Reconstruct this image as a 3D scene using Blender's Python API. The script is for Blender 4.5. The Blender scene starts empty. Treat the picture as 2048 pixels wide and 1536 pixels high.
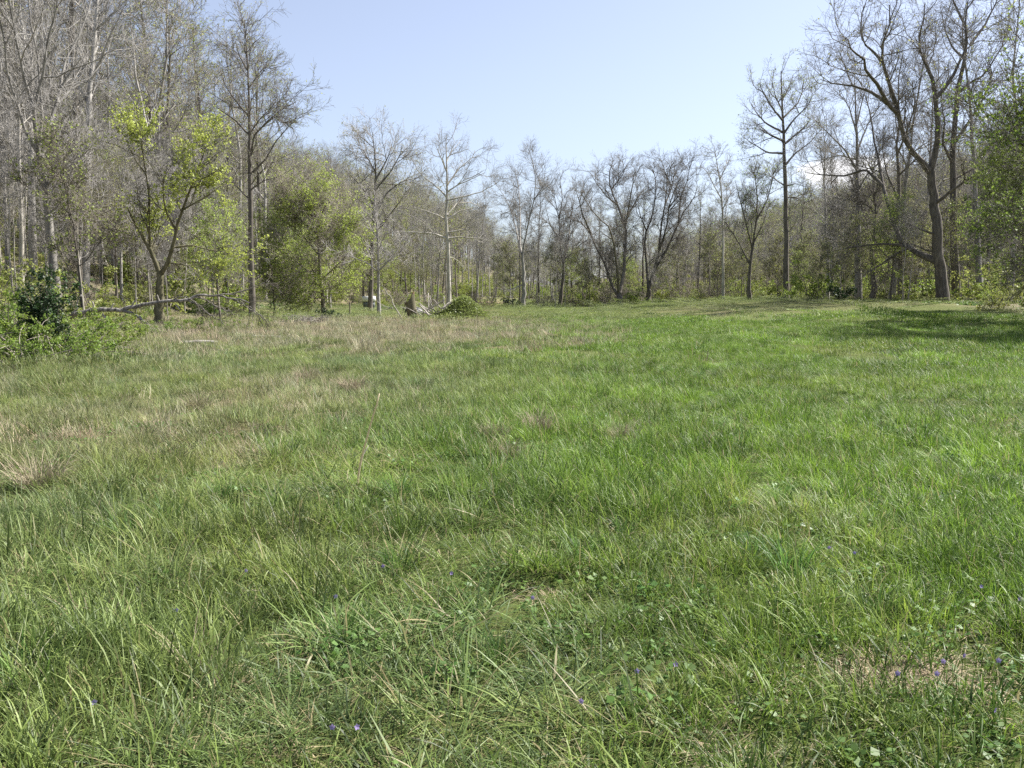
import bpy, math, random
import numpy as np

# ------------------------------------------------------------------ camera, sky, sun, exposure
scene = bpy.context.scene
F_PX = 1886.0                      # focal length in pixels of the 2048 px wide photograph
PITCH = math.atan((768 - 590) / F_PX)
CAM_H = 1.62
SUN_AZ = math.radians(66)          # to the right of the viewing direction (+Y)
SUN_EL = math.radians(49)

cam_data = bpy.data.cameras.new("camera")
cam = bpy.data.objects.new("camera", cam_data)
scene.collection.objects.link(cam)
cam.location = (0, 0, CAM_H)
cam.rotation_euler = (math.pi / 2 - PITCH, 0, 0)
cam_data.sensor_width = 36
cam_data.lens = 36 * F_PX / 2048
cam_data.clip_start = 0.05
cam_data.clip_end = 6000
scene.camera = cam

world = bpy.data.worlds.new("World")
scene.world = world
world.use_nodes = True
wn, wl = world.node_tree.nodes, world.node_tree.links
wn.clear()
w_out = wn.new("ShaderNodeOutputWorld")
w_bg = wn.new("ShaderNodeBackground")
w_sky = wn.new("ShaderNodeTexSky")
w_sky.sky_type = 'NISHITA'
w_sky.sun_disc = False
w_sky.sun_elevation = SUN_EL
w_sky.sun_rotation = SUN_AZ
w_sky.altitude = 200
w_sky.air_density = 1.0
w_sky.dust_density = 1.6
w_sky.ozone_density = 5.0
w_bg.inputs["Strength"].default_value = 0.08
# pale, hazy spring air: the sky's blue is thinned towards lavender-white
w_hsv = wn.new("ShaderNodeHueSaturation"); w_hsv.inputs["Saturation"].default_value = 0.62
w_tint = wn.new("ShaderNodeMix"); w_tint.data_type = 'RGBA'; w_tint.blend_type = 'MULTIPLY'
w_tint.inputs["Factor"].default_value = 1.0; w_tint.inputs["B"].default_value = (.99, .985, 1.03, 1)
# small white cloud bank low on the horizon
w_geo = wn.new("ShaderNodeTexCoord")
w_sub = wn.new("ShaderNodeVectorMath"); w_sub.operation = 'SUBTRACT'; w_sub.inputs[1].default_value = (.331, .938, .118)
w_scl = wn.new("ShaderNodeVectorMath"); w_scl.operation = 'MULTIPLY'; w_scl.inputs[1].default_value = (22, 22, 62)
w_len = wn.new("ShaderNodeVectorMath"); w_len.operation = 'LENGTH'
w_noise = wn.new("ShaderNodeTexNoise"); w_noise.inputs["Scale"].default_value = 38.0
w_noise.inputs["Detail"].default_value = 6.0; w_noise.inputs["Roughness"].default_value = 0.6
w_add = wn.new("ShaderNodeMath"); w_add.operation = 'MULTIPLY_ADD'; w_add.inputs[1].default_value = 1.6
w_ramp = wn.new("ShaderNodeMapRange"); w_ramp.inputs["From Min"].default_value = 1.95; w_ramp.inputs["From Max"].default_value = 1.55
w_mix = wn.new("ShaderNodeMix"); w_mix.data_type = 'RGBA'
w_mix.inputs["B"].default_value = (7.6, 7.6, 7.8, 1)
wl.new(w_geo.outputs["Generated"], w_sub.inputs[0]); wl.new(w_sub.outputs[0], w_scl.inputs[0]); wl.new(w_scl.outputs[0], w_len.inputs[0])
wl.new(w_geo.outputs["Generated"], w_noise.inputs["Vector"])
wl.new(w_noise.outputs["Fac"], w_add.inputs[0]); wl.new(w_len.outputs["Value"], w_add.inputs[2])
wl.new(w_add.outputs["Value"], w_ramp.inputs["Value"]); wl.new(w_ramp.outputs["Result"], w_mix.inputs["Factor"])
wl.new(w_sky.outputs["Color"], w_hsv.inputs["Color"]); wl.new(w_hsv.outputs["Color"], w_tint.inputs["A"])
wl.new(w_tint.outputs["Result"], w_mix.inputs["A"])
wl.new(w_mix.outputs["Result"], w_bg.inputs["Color"])
wl.new(w_bg.outputs["Background"], w_out.inputs["Surface"])

sun_data = bpy.data.lights.new("sun", 'SUN')
sun_data.energy = 5.0
sun_data.angle = math.radians(0.55)
sun_data.color = (1.0, 0.955, 0.88)
sun = bpy.data.objects.new("sun", sun_data)
scene.collection.objects.link(sun)
sun.rotation_euler = (math.pi / 2 - SUN_EL, 0, -SUN_AZ + math.pi)
sun.location = (60, 40, 90)

vs = scene.view_settings
vs.view_transform = 'Standard'
vs.look = 'None'
vs.exposure = 1.27
vs.gamma = 1.0
scene.display_settings.display_device = 'sRGB'
cy = scene.cycles
cy.max_bounces = 5
cy.diffuse_bounces = 2
cy.glossy_bounces = 2
cy.transmission_bounces = 3
cy.transparent_max_bounces = 4
cy.use_denoising = False
cy.sample_clamp_indirect = 4.0
cy.use_adaptive_sampling = True
cy.adaptive_threshold = 0.012

# ------------------------------------------------------------------ small tools
RNG = np.random.default_rng(7)
C = scene.collection


def smooth(a, b, x):
    t = np.clip((np.asarray(x, float) - a) / (b - a), 0, 1)
    return t * t * (3 - 2 * t)


def _hash(ix, iy, seed):
    h = (ix.astype(np.int64) * 374761393 + iy.astype(np.int64) * 668265263 + seed * 974711) & 0x7fffffff
    h = ((h ^ (h >> 13)) * 1274126177) & 0x7fffffff
    return ((h ^ (h >> 16)) & 0xffff) / 65535.0


def vnoise(x, y, s, seed=0):
    """value noise 0..1 with cells of s metres"""
    x = np.asarray(x, float) / s; y = np.asarray(y, float) / s
    ix, iy = np.floor(x), np.floor(y)
    fx, fy = x - ix, y - iy
    fx = fx * fx * (3 - 2 * fx); fy = fy * fy * (3 - 2 * fy)
    a = _hash(ix, iy, seed); b = _hash(ix + 1, iy, seed)
    c = _hash(ix, iy + 1, seed); d = _hash(ix + 1, iy + 1, seed)
    return (a * (1 - fx) + b * fx) * (1 - fy) + (c * (1 - fx) + d * fx) * fy


def fnoise(x, y, s, seed=0):
    return (vnoise(x, y, s, seed) * .55 + vnoise(x, y, s * .47, seed + 5) * .28 + vnoise(x, y, s * .21, seed + 9) * .17)


EDGE_L = ([-60, 0, 20, 35, 50, 70, 90, 140, 200, 260, 400, 900], [-16, -16, -15, -17, -20, -21, -23, -28, -10, 10, 25, 30])
EDGE_R = ([-60, 0, 60, 100, 180, 250, 350, 900], [38, 38, 42, 50, 54, 58, 46, 40])


def edge_l(y): return np.interp(y, *EDGE_L)
def edge_r(y): return np.interp(y, *EDGE_R)


def gz(x, y, micro=True):
    x = np.asarray(x, float); y = np.asarray(y, float)
    tl = np.maximum(edge_l(y) - x, 0)
    tr = np.maximum(x - edge_r(y), 0)
    z = 58 * (1 - np.exp(-(tl * tl / (tl + 6)) / 125)) + 50 * (1 - np.exp(-(tr * tr / (tr + 8)) / 125))
    z = z + 1.0 * smooth(8, 30, x) * smooth(40, 78, y)
    z = z + 1.6 * smooth(118, 190, y) * smooth(30, -20, x) * smooth(-40, -5, x)
    if micro:
        d = np.hypot(x, y)
        z = z + (vnoise(x, y, 4.5, 3) - .5) * .16 * smooth(160, 30, d) * smooth(1, 4, d)
        z = z + (vnoise(x, y, .8, 4) - .5) * .07 * smooth(40, 10, d)
    return z


CP, SP = math.cos(PITCH), math.sin(PITCH)


def at(px, py, Y):
    """world point seen at pixel (px,py) of the 2048x1536 photograph at depth Y"""
    cx = (np.asarray(px, float) - 1024) / F_PX; cyy = (768 - np.asarray(py, float)) / F_PX
    ry = CP + cyy * SP; rz = -SP + cyy * CP
    s = np.asarray(Y, float) / ry
    return np.stack([cx * s, np.asarray(Y, float) + 0 * s, CAM_H + rz * s], -1)


def X_at(px, Y, py=610):
    return float(at(px, py, Y)[0])


def quad_mesh(name, V, Q, mats, mat_idx=None, attrs=None, smooth_shade=True):
    V = np.ascontiguousarray(V, np.float32).reshape(-1, 3); Q = np.ascontiguousarray(Q, np.int32).reshape(-1, 4)
    me = bpy.data.meshes.new(name)
    me.vertices.add(len(V)); me.vertices.foreach_set("co", V.ravel())
    me.loops.add(len(Q) * 4); me.loops.foreach_set("vertex_index", Q.ravel())
    me.polygons.add(len(Q)); me.polygons.foreach_set("loop_start", np.arange(0, len(Q) * 4, 4, dtype=np.int32))
    if smooth_shade:
        me.polygons.foreach_set("use_smooth", np.ones(len(Q), bool))
    for m in (mats if isinstance(mats, (list, tuple)) else [mats]):
        me.materials.append(m)
    if mat_idx is not None:
        me.polygons.foreach_set("material_index", np.ascontiguousarray(mat_idx, np.int32))
    for k, (typ, arr) in (attrs or {}).items():
        a = me.attributes.new(k, typ, 'POINT')
        if typ == 'FLOAT':
            a.data.foreach_set("value", np.ascontiguousarray(arr, np.float32).ravel())
        else:
            a.data.foreach_set("vector" if typ == 'FLOAT_VECTOR' else "color", np.ascontiguousarray(arr, np.float32).ravel())
    me.update(calc_edges=True)
    return me


def obj(name, me, parent=None, loc=None):
    o = bpy.data.objects.new(name, me)
    C.objects.link(o)
    if parent is not None: o.parent = parent
    if loc is not None: o.location = loc
    return o


def tag(o, label=None, cat=None, group=None, kind=None):
    if label: o["label"] = label
    if cat: o["category"] = cat
    if group: o["group"] = group
    if kind: o["kind"] = kind
    return o


def empty(name, loc, rz=0, s=1.0):
    o = bpy.data.objects.new(name, None); C.objects.link(o)
    o.location = tuple(float(v) for v in loc); o.rotation_euler = (0, 0, rz); o.scale = (s, s, s)
    o.empty_display_size = .3
    return o


def thing(name, loc, label, cat, group=None, rz=0, s=1.0):
    return tag(empty(name, loc, rz, s), label, cat, group)


# ------------------------------------------------------------------ materials
def new_mat(name):
    m = bpy.data.materials.new(name); m.use_nodes = True
    nt = m.node_tree; nt.nodes.clear()
    out = nt.nodes.new("ShaderNodeOutputMaterial")
    return m, nt.nodes, nt.links, out


def rgb(c): return (c[0], c[1], c[2], 1)


def bark_mat(name, c1, c2, scale=6.0, moss=0.0, bump=.5):
    m, n, l, out = new_mat(name)
    tc = n.new("ShaderNodeTexCoord"); mp = n.new("ShaderNodeMapping"); mp.inputs["Scale"].default_value = (1, 1, .22)
    no = n.new("ShaderNodeTexNoise"); no.inputs["Scale"].default_value = scale; no.inputs["Detail"].default_value = 5
    rp = n.new("ShaderNodeValToRGB"); rp.color_ramp.elements[0].color = rgb(c1); rp.color_ramp.elements[1].color = rgb(c2)
    rp.color_ramp.elements[0].position = .32; rp.color_ramp.elements[1].position = .68
    oi = n.new("ShaderNodeObjectInfo"); hs = n.new("ShaderNodeHueSaturation")
    mr = n.new("ShaderNodeMapRange"); mr.inputs["To Min"].default_value = .75; mr.inputs["To Max"].default_value = 1.25
    b = n.new("ShaderNodeBsdfPrincipled"); b.inputs["Roughness"].default_value = .85
    b.inputs["Specular IOR Level"].default_value = .25
    bp = n.new("ShaderNodeBump"); bp.inputs["Strength"].default_value = bump; bp.inputs["Distance"].default_value = .03
    l.new(tc.outputs["Object"], mp.inputs["Vector"]); l.new(mp.outputs["Vector"], no.inputs["Vector"])
    l.new(no.outputs["Fac"], rp.inputs["Fac"]); l.new(oi.outputs["Random"], mr.inputs["Value"])
    l.new(mr.outputs["Result"], hs.inputs["Value"]); l.new(rp.outputs["Color"], hs.inputs["Color"])
    l.new(hs.outputs["Color"], b.inputs["Base Color"]); l.new(no.outputs["Fac"], bp.inputs["Height"])
    l.new(bp.outputs["Normal"], b.inputs["Normal"]); l.new(b.outputs["BSDF"], out.inputs["Surface"])
    return m


def leaf_mat(name, col, var=.3, trans=.45, rough=.5, spec=.35):
    """leaf: diffuse and gloss on the front, light let through from behind; hue varies leaf by leaf (attribute bv)"""
    m, n, l, out = new_mat(name)
    at_ = n.new("ShaderNodeAttribute"); at_.attribute_name = "bv"
    hs = n.new("ShaderNodeHueSaturation"); hs.inputs["Color"].default_value = rgb(col)
    mv = n.new("ShaderNodeMapRange"); mv.inputs["To Min"].default_value = 1 - var; mv.inputs["To Max"].default_value = 1 + var
    mh = n.new("ShaderNodeMapRange"); mh.inputs["To Min"].default_value = .485; mh.inputs["To Max"].default_value = .512
    oi = n.new("ShaderNodeObjectInfo")
    l.new(at_.outputs["Fac"], mv.inputs["Value"]); l.new(oi.outputs["Random"], mh.inputs["Value"])
    l.new(mv.outputs["Result"], hs.inputs["Value"]); l.new(mh.outputs["Result"], hs.inputs["Hue"])
    b = n.new("ShaderNodeBsdfPrincipled"); b.inputs["Roughness"].default_value = rough
    b.inputs["Specular IOR Level"].default_value = spec
    t = n.new("ShaderNodeBsdfTranslucent"); mx = n.new("ShaderNodeMixShader"); mx.inputs["Fac"].default_value = trans
    l.new(hs.outputs["Color"], b.inputs["Base Color"]); l.new(hs.outputs["Color"], t.inputs["Color"])
    l.new(b.outputs["BSDF"], mx.inputs[1]); l.new(t.outputs["BSDF"], mx.inputs[2]); l.new(mx.outputs["Shader"], out.inputs["Surface"])
    return m


def grass_mat(name, dry=False):
    """blade colour = colour of its tuft (instance attribute) varied blade by blade"""
    m, n, l, out = new_mat(name)
    ti = n.new("ShaderNodeAttribute"); ti.attribute_type = 'INSTANCER'; ti.attribute_name = "tint"
    bv = n.new("ShaderNodeAttribute"); bv.attribute_name = "bv"
    st = n.new("ShaderNodeAttribute"); st.attribute_name = "straw"
    hs = n.new("ShaderNodeHueSaturation")
    mv = n.new("ShaderNodeMapRange"); mv.inputs["To Min"].default_value = .42; mv.inputs["To Max"].default_value = 1.75
    mh = n.new("ShaderNodeMapRange"); mh.inputs["To Min"].default_value = .515; mh.inputs["To Max"].default_value = .485
    mx = n.new("ShaderNodeMix"); mx.data_type = 'RGBA'; mx.inputs["B"].default_value = (.33, .28, .15, 1)
    l.new(ti.outputs["Color"], hs.inputs["Color"]); l.new(bv.outputs["Fac"], mv.inputs["Value"])
    l.new(bv.outputs["Fac"], mh.inputs["Value"]); l.new(mh.outputs["Result"], hs.inputs["Hue"])
    l.new(mv.outputs["Result"], hs.inputs["Value"]); l.new(hs.outputs["Color"], mx.inputs["A"])
    l.new(st.outputs["Fac"], mx.inputs["Factor"])
    b = n.new("ShaderNodeBsdfPrincipled"); b.inputs["Roughness"].default_value = .5 if not dry else .65
    b.inputs["Specular IOR Level"].default_value = .35 if not dry else .25
    t = n.new("ShaderNodeBsdfTranslucent"); ms = n.new("ShaderNodeMixShader"); ms.inputs["Fac"].default_value = .4 if not dry else .25
    l.new(mx.outputs["Result"], b.inputs["Base Color"]); l.new(mx.outputs["Result"], t.inputs["Color"])
    l.new(b.outputs["BSDF"], ms.inputs[1]); l.new(t.outputs["BSDF"], ms.inputs[2]); l.new(ms.outputs["Shader"], out.inputs["Surface"])
    return m


def plain_mat(name, c1, c2=None, scale=8, rough=.7, spec=.3, bump=.2):
    m, n, l, out = new_mat(name)
    tc = n.new("ShaderNodeTexCoord")
    no = n.new("ShaderNodeTexNoise"); no.inputs["Scale"].default_value = scale; no.inputs["Detail"].default_value = 6
    rp = n.new("ShaderNodeValToRGB"); c2 = c2 or [v * .7 for v in c1]
    rp.color_ramp.elements[0].color = rgb(c2); rp.color_ramp.elements[1].color = rgb(c1)
    rp.color_ramp.elements[0].position = .35; rp.color_ramp.elements[1].position = .65
    b = n.new("ShaderNodeBsdfPrincipled"); b.inputs["Roughness"].default_value = rough; b.inputs["Specular IOR Level"].default_value = spec
    bp = n.new("ShaderNodeBump"); bp.inputs["Strength"].default_value = bump; bp.inputs["Distance"].default_value = .02
    l.new(tc.outputs["Object"], no.inputs["Vector"]); l.new(no.outputs["Fac"], rp.inputs["Fac"]); l.new(rp.outputs["Color"], b.inputs["Base Color"])
    l.new(no.outputs["Fac"], bp.inputs["Height"]); l.new(bp.outputs["Normal"], b.inputs["Normal"]); l.new(b.outputs["BSDF"], out.inputs["Surface"])
    return m


M = {}
M['bark_grey'] = bark_mat("bark_grey", (.17, .16, .147), (.4, .38, .35))
M['bark_dark'] = bark_mat("bark_dark", (.075, .066, .056), (.2, .178, .15))
M['bark_pale'] = bark_mat("bark_pale", (.25, .23, .19), (.52, .49, .44), scale=3.5, bump=.2)
M['bark_dead'] = bark_mat("bark_dead", (.2, .18, .155), (.44, .41, .365), scale=9)
M['bark_log'] = bark_mat("bark_log", (.06, .055, .047), (.27, .25, .225), scale=11, bump=.9)
M['bark_mossy'] = bark_mat("bark_mossy", (.09, .085, .045), (.22, .2, .13))
M['twig_grey'] = bark_mat("twig_grey", (.19, .18, .168), (.33, .315, .295), bump=0)
M['twig_brown'] = bark_mat("twig_brown", (.175, .155, .125), (.3, .27, .225), bump=0)
M['twig_dark'] = bark_mat("twig_dark", (.1, .09, .075), (.19, .17, .145), bump=0)
M['leaf_spring'] = leaf_mat("leaf_spring", (.3, .4, .06), trans=.5)
M['leaf_lime'] = leaf_mat("leaf_lime", (.36, .45, .09), trans=.5)
M['leaf_bud'] = leaf_mat("leaf_bud", (.3, .32, .11), trans=.5)
M['leaf_pale'] = leaf_mat("leaf_pale", (.33, .38, .19))
M['leaf_mid'] = leaf_mat("leaf_mid", (.245, .315, .06), trans=.5)
M['leaf_rose'] = leaf_mat("leaf_rose", (.19, .27, .05), trans=.5)
M['leaf_vine'] = leaf_mat("leaf_vine", (.2, .25, .07), var=.5, trans=.45)
M['leaf_edge'] = leaf_mat("leaf_edge", (.205, .28, .055), var=.4, trans=.45)
M['leaf_dark'] = leaf_mat("leaf_dark", (.03, .062, .018), trans=.2)
M['leaf_olive'] = leaf_mat("leaf_olive", (.28, .32, .09), trans=.5)
M['grass'] = grass_mat("grass_blade")
M['straw'] = grass_mat("dry_blade", dry=True)
M['clover'] = leaf_mat("clover", (.1, .185, .04), var=.35, trans=.35)
M['violet'] = leaf_mat("violet_petal", (.3, .24, .46), var=.2, trans=.3)
M['white_paint'] = plain_mat("white_paint", (.82, .82, .8), (.7, .7, .68), 3, .45, .4, .03)
M['grey_board'] = plain_mat("grey_board", (.2, .22, .23), (.12, .13, .14), 7)
M['brown_wood'] = plain_mat("brown_wood", (.22, .13, .08), (.11, .07, .045), 10)
M['rot_wood'] = plain_mat("rotten_wood", (.2, .1, .055), (.07, .04, .025), 14)
M['dark_tarp'] = plain_mat("dark_tarp", (.035, .038, .045), (.018, .02, .024), 5, .5, .4, .4)
M['earth'] = plain_mat("mound_earth", (.14, .15, .06), (.08, .08, .035), 5, .9, .1, .5)

# ------------------------------------------------------------------ ground
def ground_material():
    m, n, l, out = new_mat("meadow_ground")
    wd = n.new("ShaderNodeAttribute"); wd.attribute_name = "wood"
    dr = n.new("ShaderNodeAttribute"); dr.attribute_name = "dry"
    tc = n.new("ShaderNodeTexCoord")
    n1 = n.new("ShaderNodeTexNoise"); n1.inputs["Scale"].default_value = 2.2; n1.inputs["Detail"].default_value = 8; n1.inputs["Roughness"].default_value = .7
    n2 = n.new("ShaderNodeTexNoise"); n2.inputs["Scale"].default_value = 28; n2.inputs["Detail"].default_value = 6; n2.inputs["Roughness"].default_value = .75
    def ramp(a, b, p=.36, q=.64):
        r = n.new("ShaderNodeValToRGB"); r.color_ramp.elements[0].color = rgb(a); r.color_ramp.elements[1].color = rgb(b)
        r.color_ramp.elements[0].position = p; r.color_ramp.elements[1].position = q; return r
    g = ramp((.05, .06, .018), (.13, .17, .045)); d = ramp((.13, .1, .06), (.3, .25, .155)); w = ramp((.085, .075, .045), (.24, .215, .14))
    for r in (g, d, w): l.new(n2.outputs["Fac"], r.inputs["Fac"])
    m1 = n.new("ShaderNodeMix"); m1.data_type = 'RGBA'; m2 = n.new("ShaderNodeMix"); m2.data_type = 'RGBA'
    add = n.new("ShaderNodeMath"); add.operation = 'MULTIPLY_ADD'; add.inputs[1].default_value = .9; 
    sub = n.new("ShaderNodeMath"); sub.operation = 'SUBTRACT'; sub.inputs[1].default_value = .45
    cl = n.new("ShaderNodeClamp")
    l.new(tc.outputs["Object"], n1.inputs["Vector"]); l.new(tc.outputs["Object"], n2.inputs["Vector"])
    l.new(n1.outputs["Fac"], sub.inputs[0]); l.new(sub.outputs["Value"], add.inputs[0]); l.new(dr.outputs["Fac"], add.inputs[2])
    l.new(add.outputs["Value"], cl.inputs["Value"]); l.new(cl.outputs["Result"], m1.inputs["Factor"])
    l.new(g.outputs["Color"], m1.inputs["A"]); l.new(d.outputs["Color"], m1.inputs["B"])
    l.new(wd.outputs["Fac"], m2.inputs["Factor"]); l.new(m1.outputs["Result"], m2.inputs["A"]); l.new(w.outputs["Color"], m2.inputs["B"])
    b = n.new("ShaderNodeBsdfPrincipled"); b.inputs["Roughness"].default_value = .95; b.inputs["Specular IOR Level"].default_value = .1
    bp = n.new("ShaderNodeBump"); bp.inputs["Strength"].default_value = .8; bp.inputs["Distance"].default_value = .05
    l.new(n2.outputs["Fac"], bp.inputs["Height"]); l.new(bp.outputs["Normal"], b.inputs["Normal"])
    l.new(m2.outputs["Result"], b.inputs["Base Color"]); l.new(b.outputs["BSDF"], out.inputs["Surface"])
    return m


def wood_mask(x, y):
    tl = edge_l(y) - x; tr = x - (edge_r(y) - 4)
    a = smooth(0, 5, tl + (vnoise(x, y, 6, 31) - .5) * 5)
    b = smooth(0, 5, tr + (vnoise(x, y, 6, 32) - .5) * 5)
    far = smooth(124, 134, y + (vnoise(x, y, 7, 33) - .5) * 8) * np.maximum(smooth(6, 12, x), smooth(175, 200, y))
    rt = smooth(-1, 5, x - (29 + np.maximum(0, y - 50) * .13) + (vnoise(x, y, 5, 34) - .5) * 4) * smooth(30, 44, y)
    return np.clip(np.maximum.reduce([a, b, far, rt]), 0, 1)


def dry_mask(x, y):
    """how much of the sward is last year's straw: the band before the mound, the left margin, patches elsewhere"""
    d = np.hypot(x, y)
    band = smooth(24, 34, y) * smooth(63, 52, y) * smooth(6, -1, x - (y - 40) * .04)
    left = smooth(-.5, -5, x - .02 * y) * smooth(5, 10, y) * .58
    pat = smooth(.52, .72, fnoise(x, y, 3.2, 41))
    straw = smooth(60, 75, y) * smooth(108, 90, y) * smooth(6, 16, x) * smooth(44, 34, x) * .55
    v = band * (.55 + .6 * pat) + left * (.3 + pat) + pat * .22 * smooth(6, -4, x) + straw * (.5 + .5 * pat)
    return np.clip(v, 0, 1)


def axis(lo, hi, fine, grow):
    v = [0.0]; s = fine
    while v[-1] < hi: v.append(v[-1] + s); s = min(s * grow, 40)
    w = [0.0]; s = fine
    while w[-1] > lo: w.append(w[-1] - s); s = min(s * grow, 40)
    return np.array(sorted(set(v + w)))


ax_ = axis(-1400, 1400, .25, 1.034); ay_ = axis(-120, 1600, .25, 1.03)
GX, GY = np.meshgrid(ax_, ay_)
GV = np.stack([GX, GY, gz(GX, GY)], -1).reshape(-1, 3)
nx, ny = len(ax_), len(ay_)
ii = (np.arange(ny - 1)[:, None] * nx + np.arange(nx - 1)[None]).ravel()
GQ = np.stack([ii, ii + 1, ii + 1 + nx, ii + nx], -1)
me = quad_mesh("ground", GV, GQ, ground_material(), attrs={
    "wood": ('FLOAT', wood_mask(GV[:, 0], GV[:, 1])), "dry": ('FLOAT', dry_mask(GV[:, 0], GV[:, 1]))})
tag(obj("ground", me), "valley floor meadow rising to wooded slopes on both sides", kind="structure")

# ------------------------------------------------------------------ branches, tubes, leaves
def norm(v): return v / np.maximum(np.linalg.norm(v, axis=-1, keepdims=True), 1e-9)


def tubes(P, R, sides):
    n, K, _ = P.shape
    T = norm(np.gradient(P, axis=1))
    ref = np.tile(np.array([.31, .52, .21]), (n, 1)); m = norm(P[:, -1] - P[:, 0])
    bad = np.abs((m * norm(ref)).sum(-1)) > .8; ref[bad] = (-.6, .3, .7)
    U = norm(np.cross(T, ref[:, None, :])); W = np.cross(T, U)
    a = np.arange(sides) * 2 * np.pi / sides
    V = P[:, :, None] + R[:, :, None, None] * (np.cos(a)[None, None, :, None] * U[:, :, None] + np.sin(a)[None, None, :, None] * W[:, :, None])
    base = (np.arange(n)[:, None, None] * K + np.arange(K - 1)[None, :, None]) * sides
    s = np.arange(sides)[None, None]; s2 = (s + 1) % sides
    Q = np.stack([base + s, base + s2, base + sides + s2, base + sides + s], -1).reshape(-1, 4)
    return V.reshape(-1, 3), Q


def join(parts):
    off = 0; Vs = []; Qs = []
    for V, Q in parts:
        Vs.append(V); Qs.append(Q + off); off += len(V)
    return np.concatenate(Vs), np.concatenate(Qs)


def resample(pts, K):
    pts = np.asarray(pts, float); d = np.r_[0, np.cumsum(np.linalg.norm(np.diff(pts[:, :3], axis=0), axis=1))]
    u = np.linspace(0, d[-1], K)
    return np.stack([np.interp(u, d, pts[:, i]) for i in range(pts.shape[1])], -1)


def grow(rng, P, R, dens, blen, ang, K, wander, up, r0, rtip, t0=.15, taper=.35, flat=0.0):
    """side shoots of the branches P (n,K,3): dens per metre, about blen long"""
    seg = np.linalg.norm(np.diff(P, axis=1), axis=-1); L = seg.sum(1)
    t0a = np.broadcast_to(np.asarray(t0, float), L.shape)
    cnt = rng.poisson(dens * L * (1 - t0a) * .9 + .35)
    par = np.repeat(np.arange(len(P)), cnt); n = len(par)
    if n == 0: return None
    t = t0a[par] + (1 - t0a[par]) * rng.random(n) ** .9
    Kp = P.shape[1]; f = t * (Kp - 1); i = np.minimum(f.astype(int), Kp - 2); f = (f - i)[:, None]
    a, b = P[par, i], P[par, i + 1]
    p0 = a + (b - a) * f; tan = norm(b - a)
    rp = R[par, i] * (1 - f[:, 0]) + R[par, i + 1] * f[:, 0]
    rv = norm(rng.normal(size=(n, 3))); perp = norm(rv - (rv * tan).sum(-1, keepdims=True) * tan)
    if flat: perp[:, 2] *= (1 - flat); perp = norm(perp)
    th = np.radians(rng.normal(ang, 12, n))[:, None]
    d = norm(tan * np.cos(th) + perp * np.sin(th))
    ln = blen * (1 - taper * t) * rng.uniform(.55, 1.25, n)
    ln = np.minimum(ln, L[par] * .9 + .1)
    out = np.empty((n, K, 3)); out[:, 0] = p0; cur = p0.copy()
    upv = np.array([0, 0, 1.0])
    for k in range(1, K):
        d = norm(d + rng.normal(size=(n, 3)) * wander + upv * up)
        cur = cur + d * (ln / (K - 1))[:, None]; out[:, k] = cur
    rb = np.minimum(rp * .72, r0 * (ln / blen) ** .8)
    rb = np.maximum(rb, rtip)
    u = np.linspace(0, 1, K)[None]
    RR = rb[:, None] * (1 - u) ** .8 + rtip * u
    return out, np.maximum(RR, rtip * .8)


def leaf_quads(rng, pts, size, droop=.0, n_up=.6, narrow=.5):
    n = len(pts)
    nrm = norm(rng.normal(size=(n, 3)) + np.array([0, 0, n_up]))
    a = norm(rng.normal(size=(n, 3)) - np.array([0, 0, droop])); a = norm(a - (a * nrm).sum(-1, keepdims=True) * nrm); b = np.cross(nrm, a)
    s = (size * rng.uniform(.55, 1.3, n))[:, None]
    fold = nrm * s * .12
    V = np.stack([pts, pts + a * s * .5 + b * s * narrow + fold, pts + a * s, pts + a * s * .5 - b * s * narrow + fold], 1)
    Q = np.arange(n * 4).reshape(n, 4)
    bv = np.repeat(rng.random(n), 4)
    return V.reshape(-1, 3), Q, bv


def along(rng, P, n_per, jit=.03):
    n, K, _ = P.shape; cnt = rng.poisson(n_per, n); par = np.repeat(np.arange(n), cnt)
    f = (.2 + .8 * rng.random(len(par))) * (K - 1); i = np.minimum(f.astype(int), K - 2); f = (f - i)[:, None]
    return P[par, i] * (1 - f) + P[par, i + 1] * f + rng.normal(size=(len(par), 3)) * jit


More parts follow.
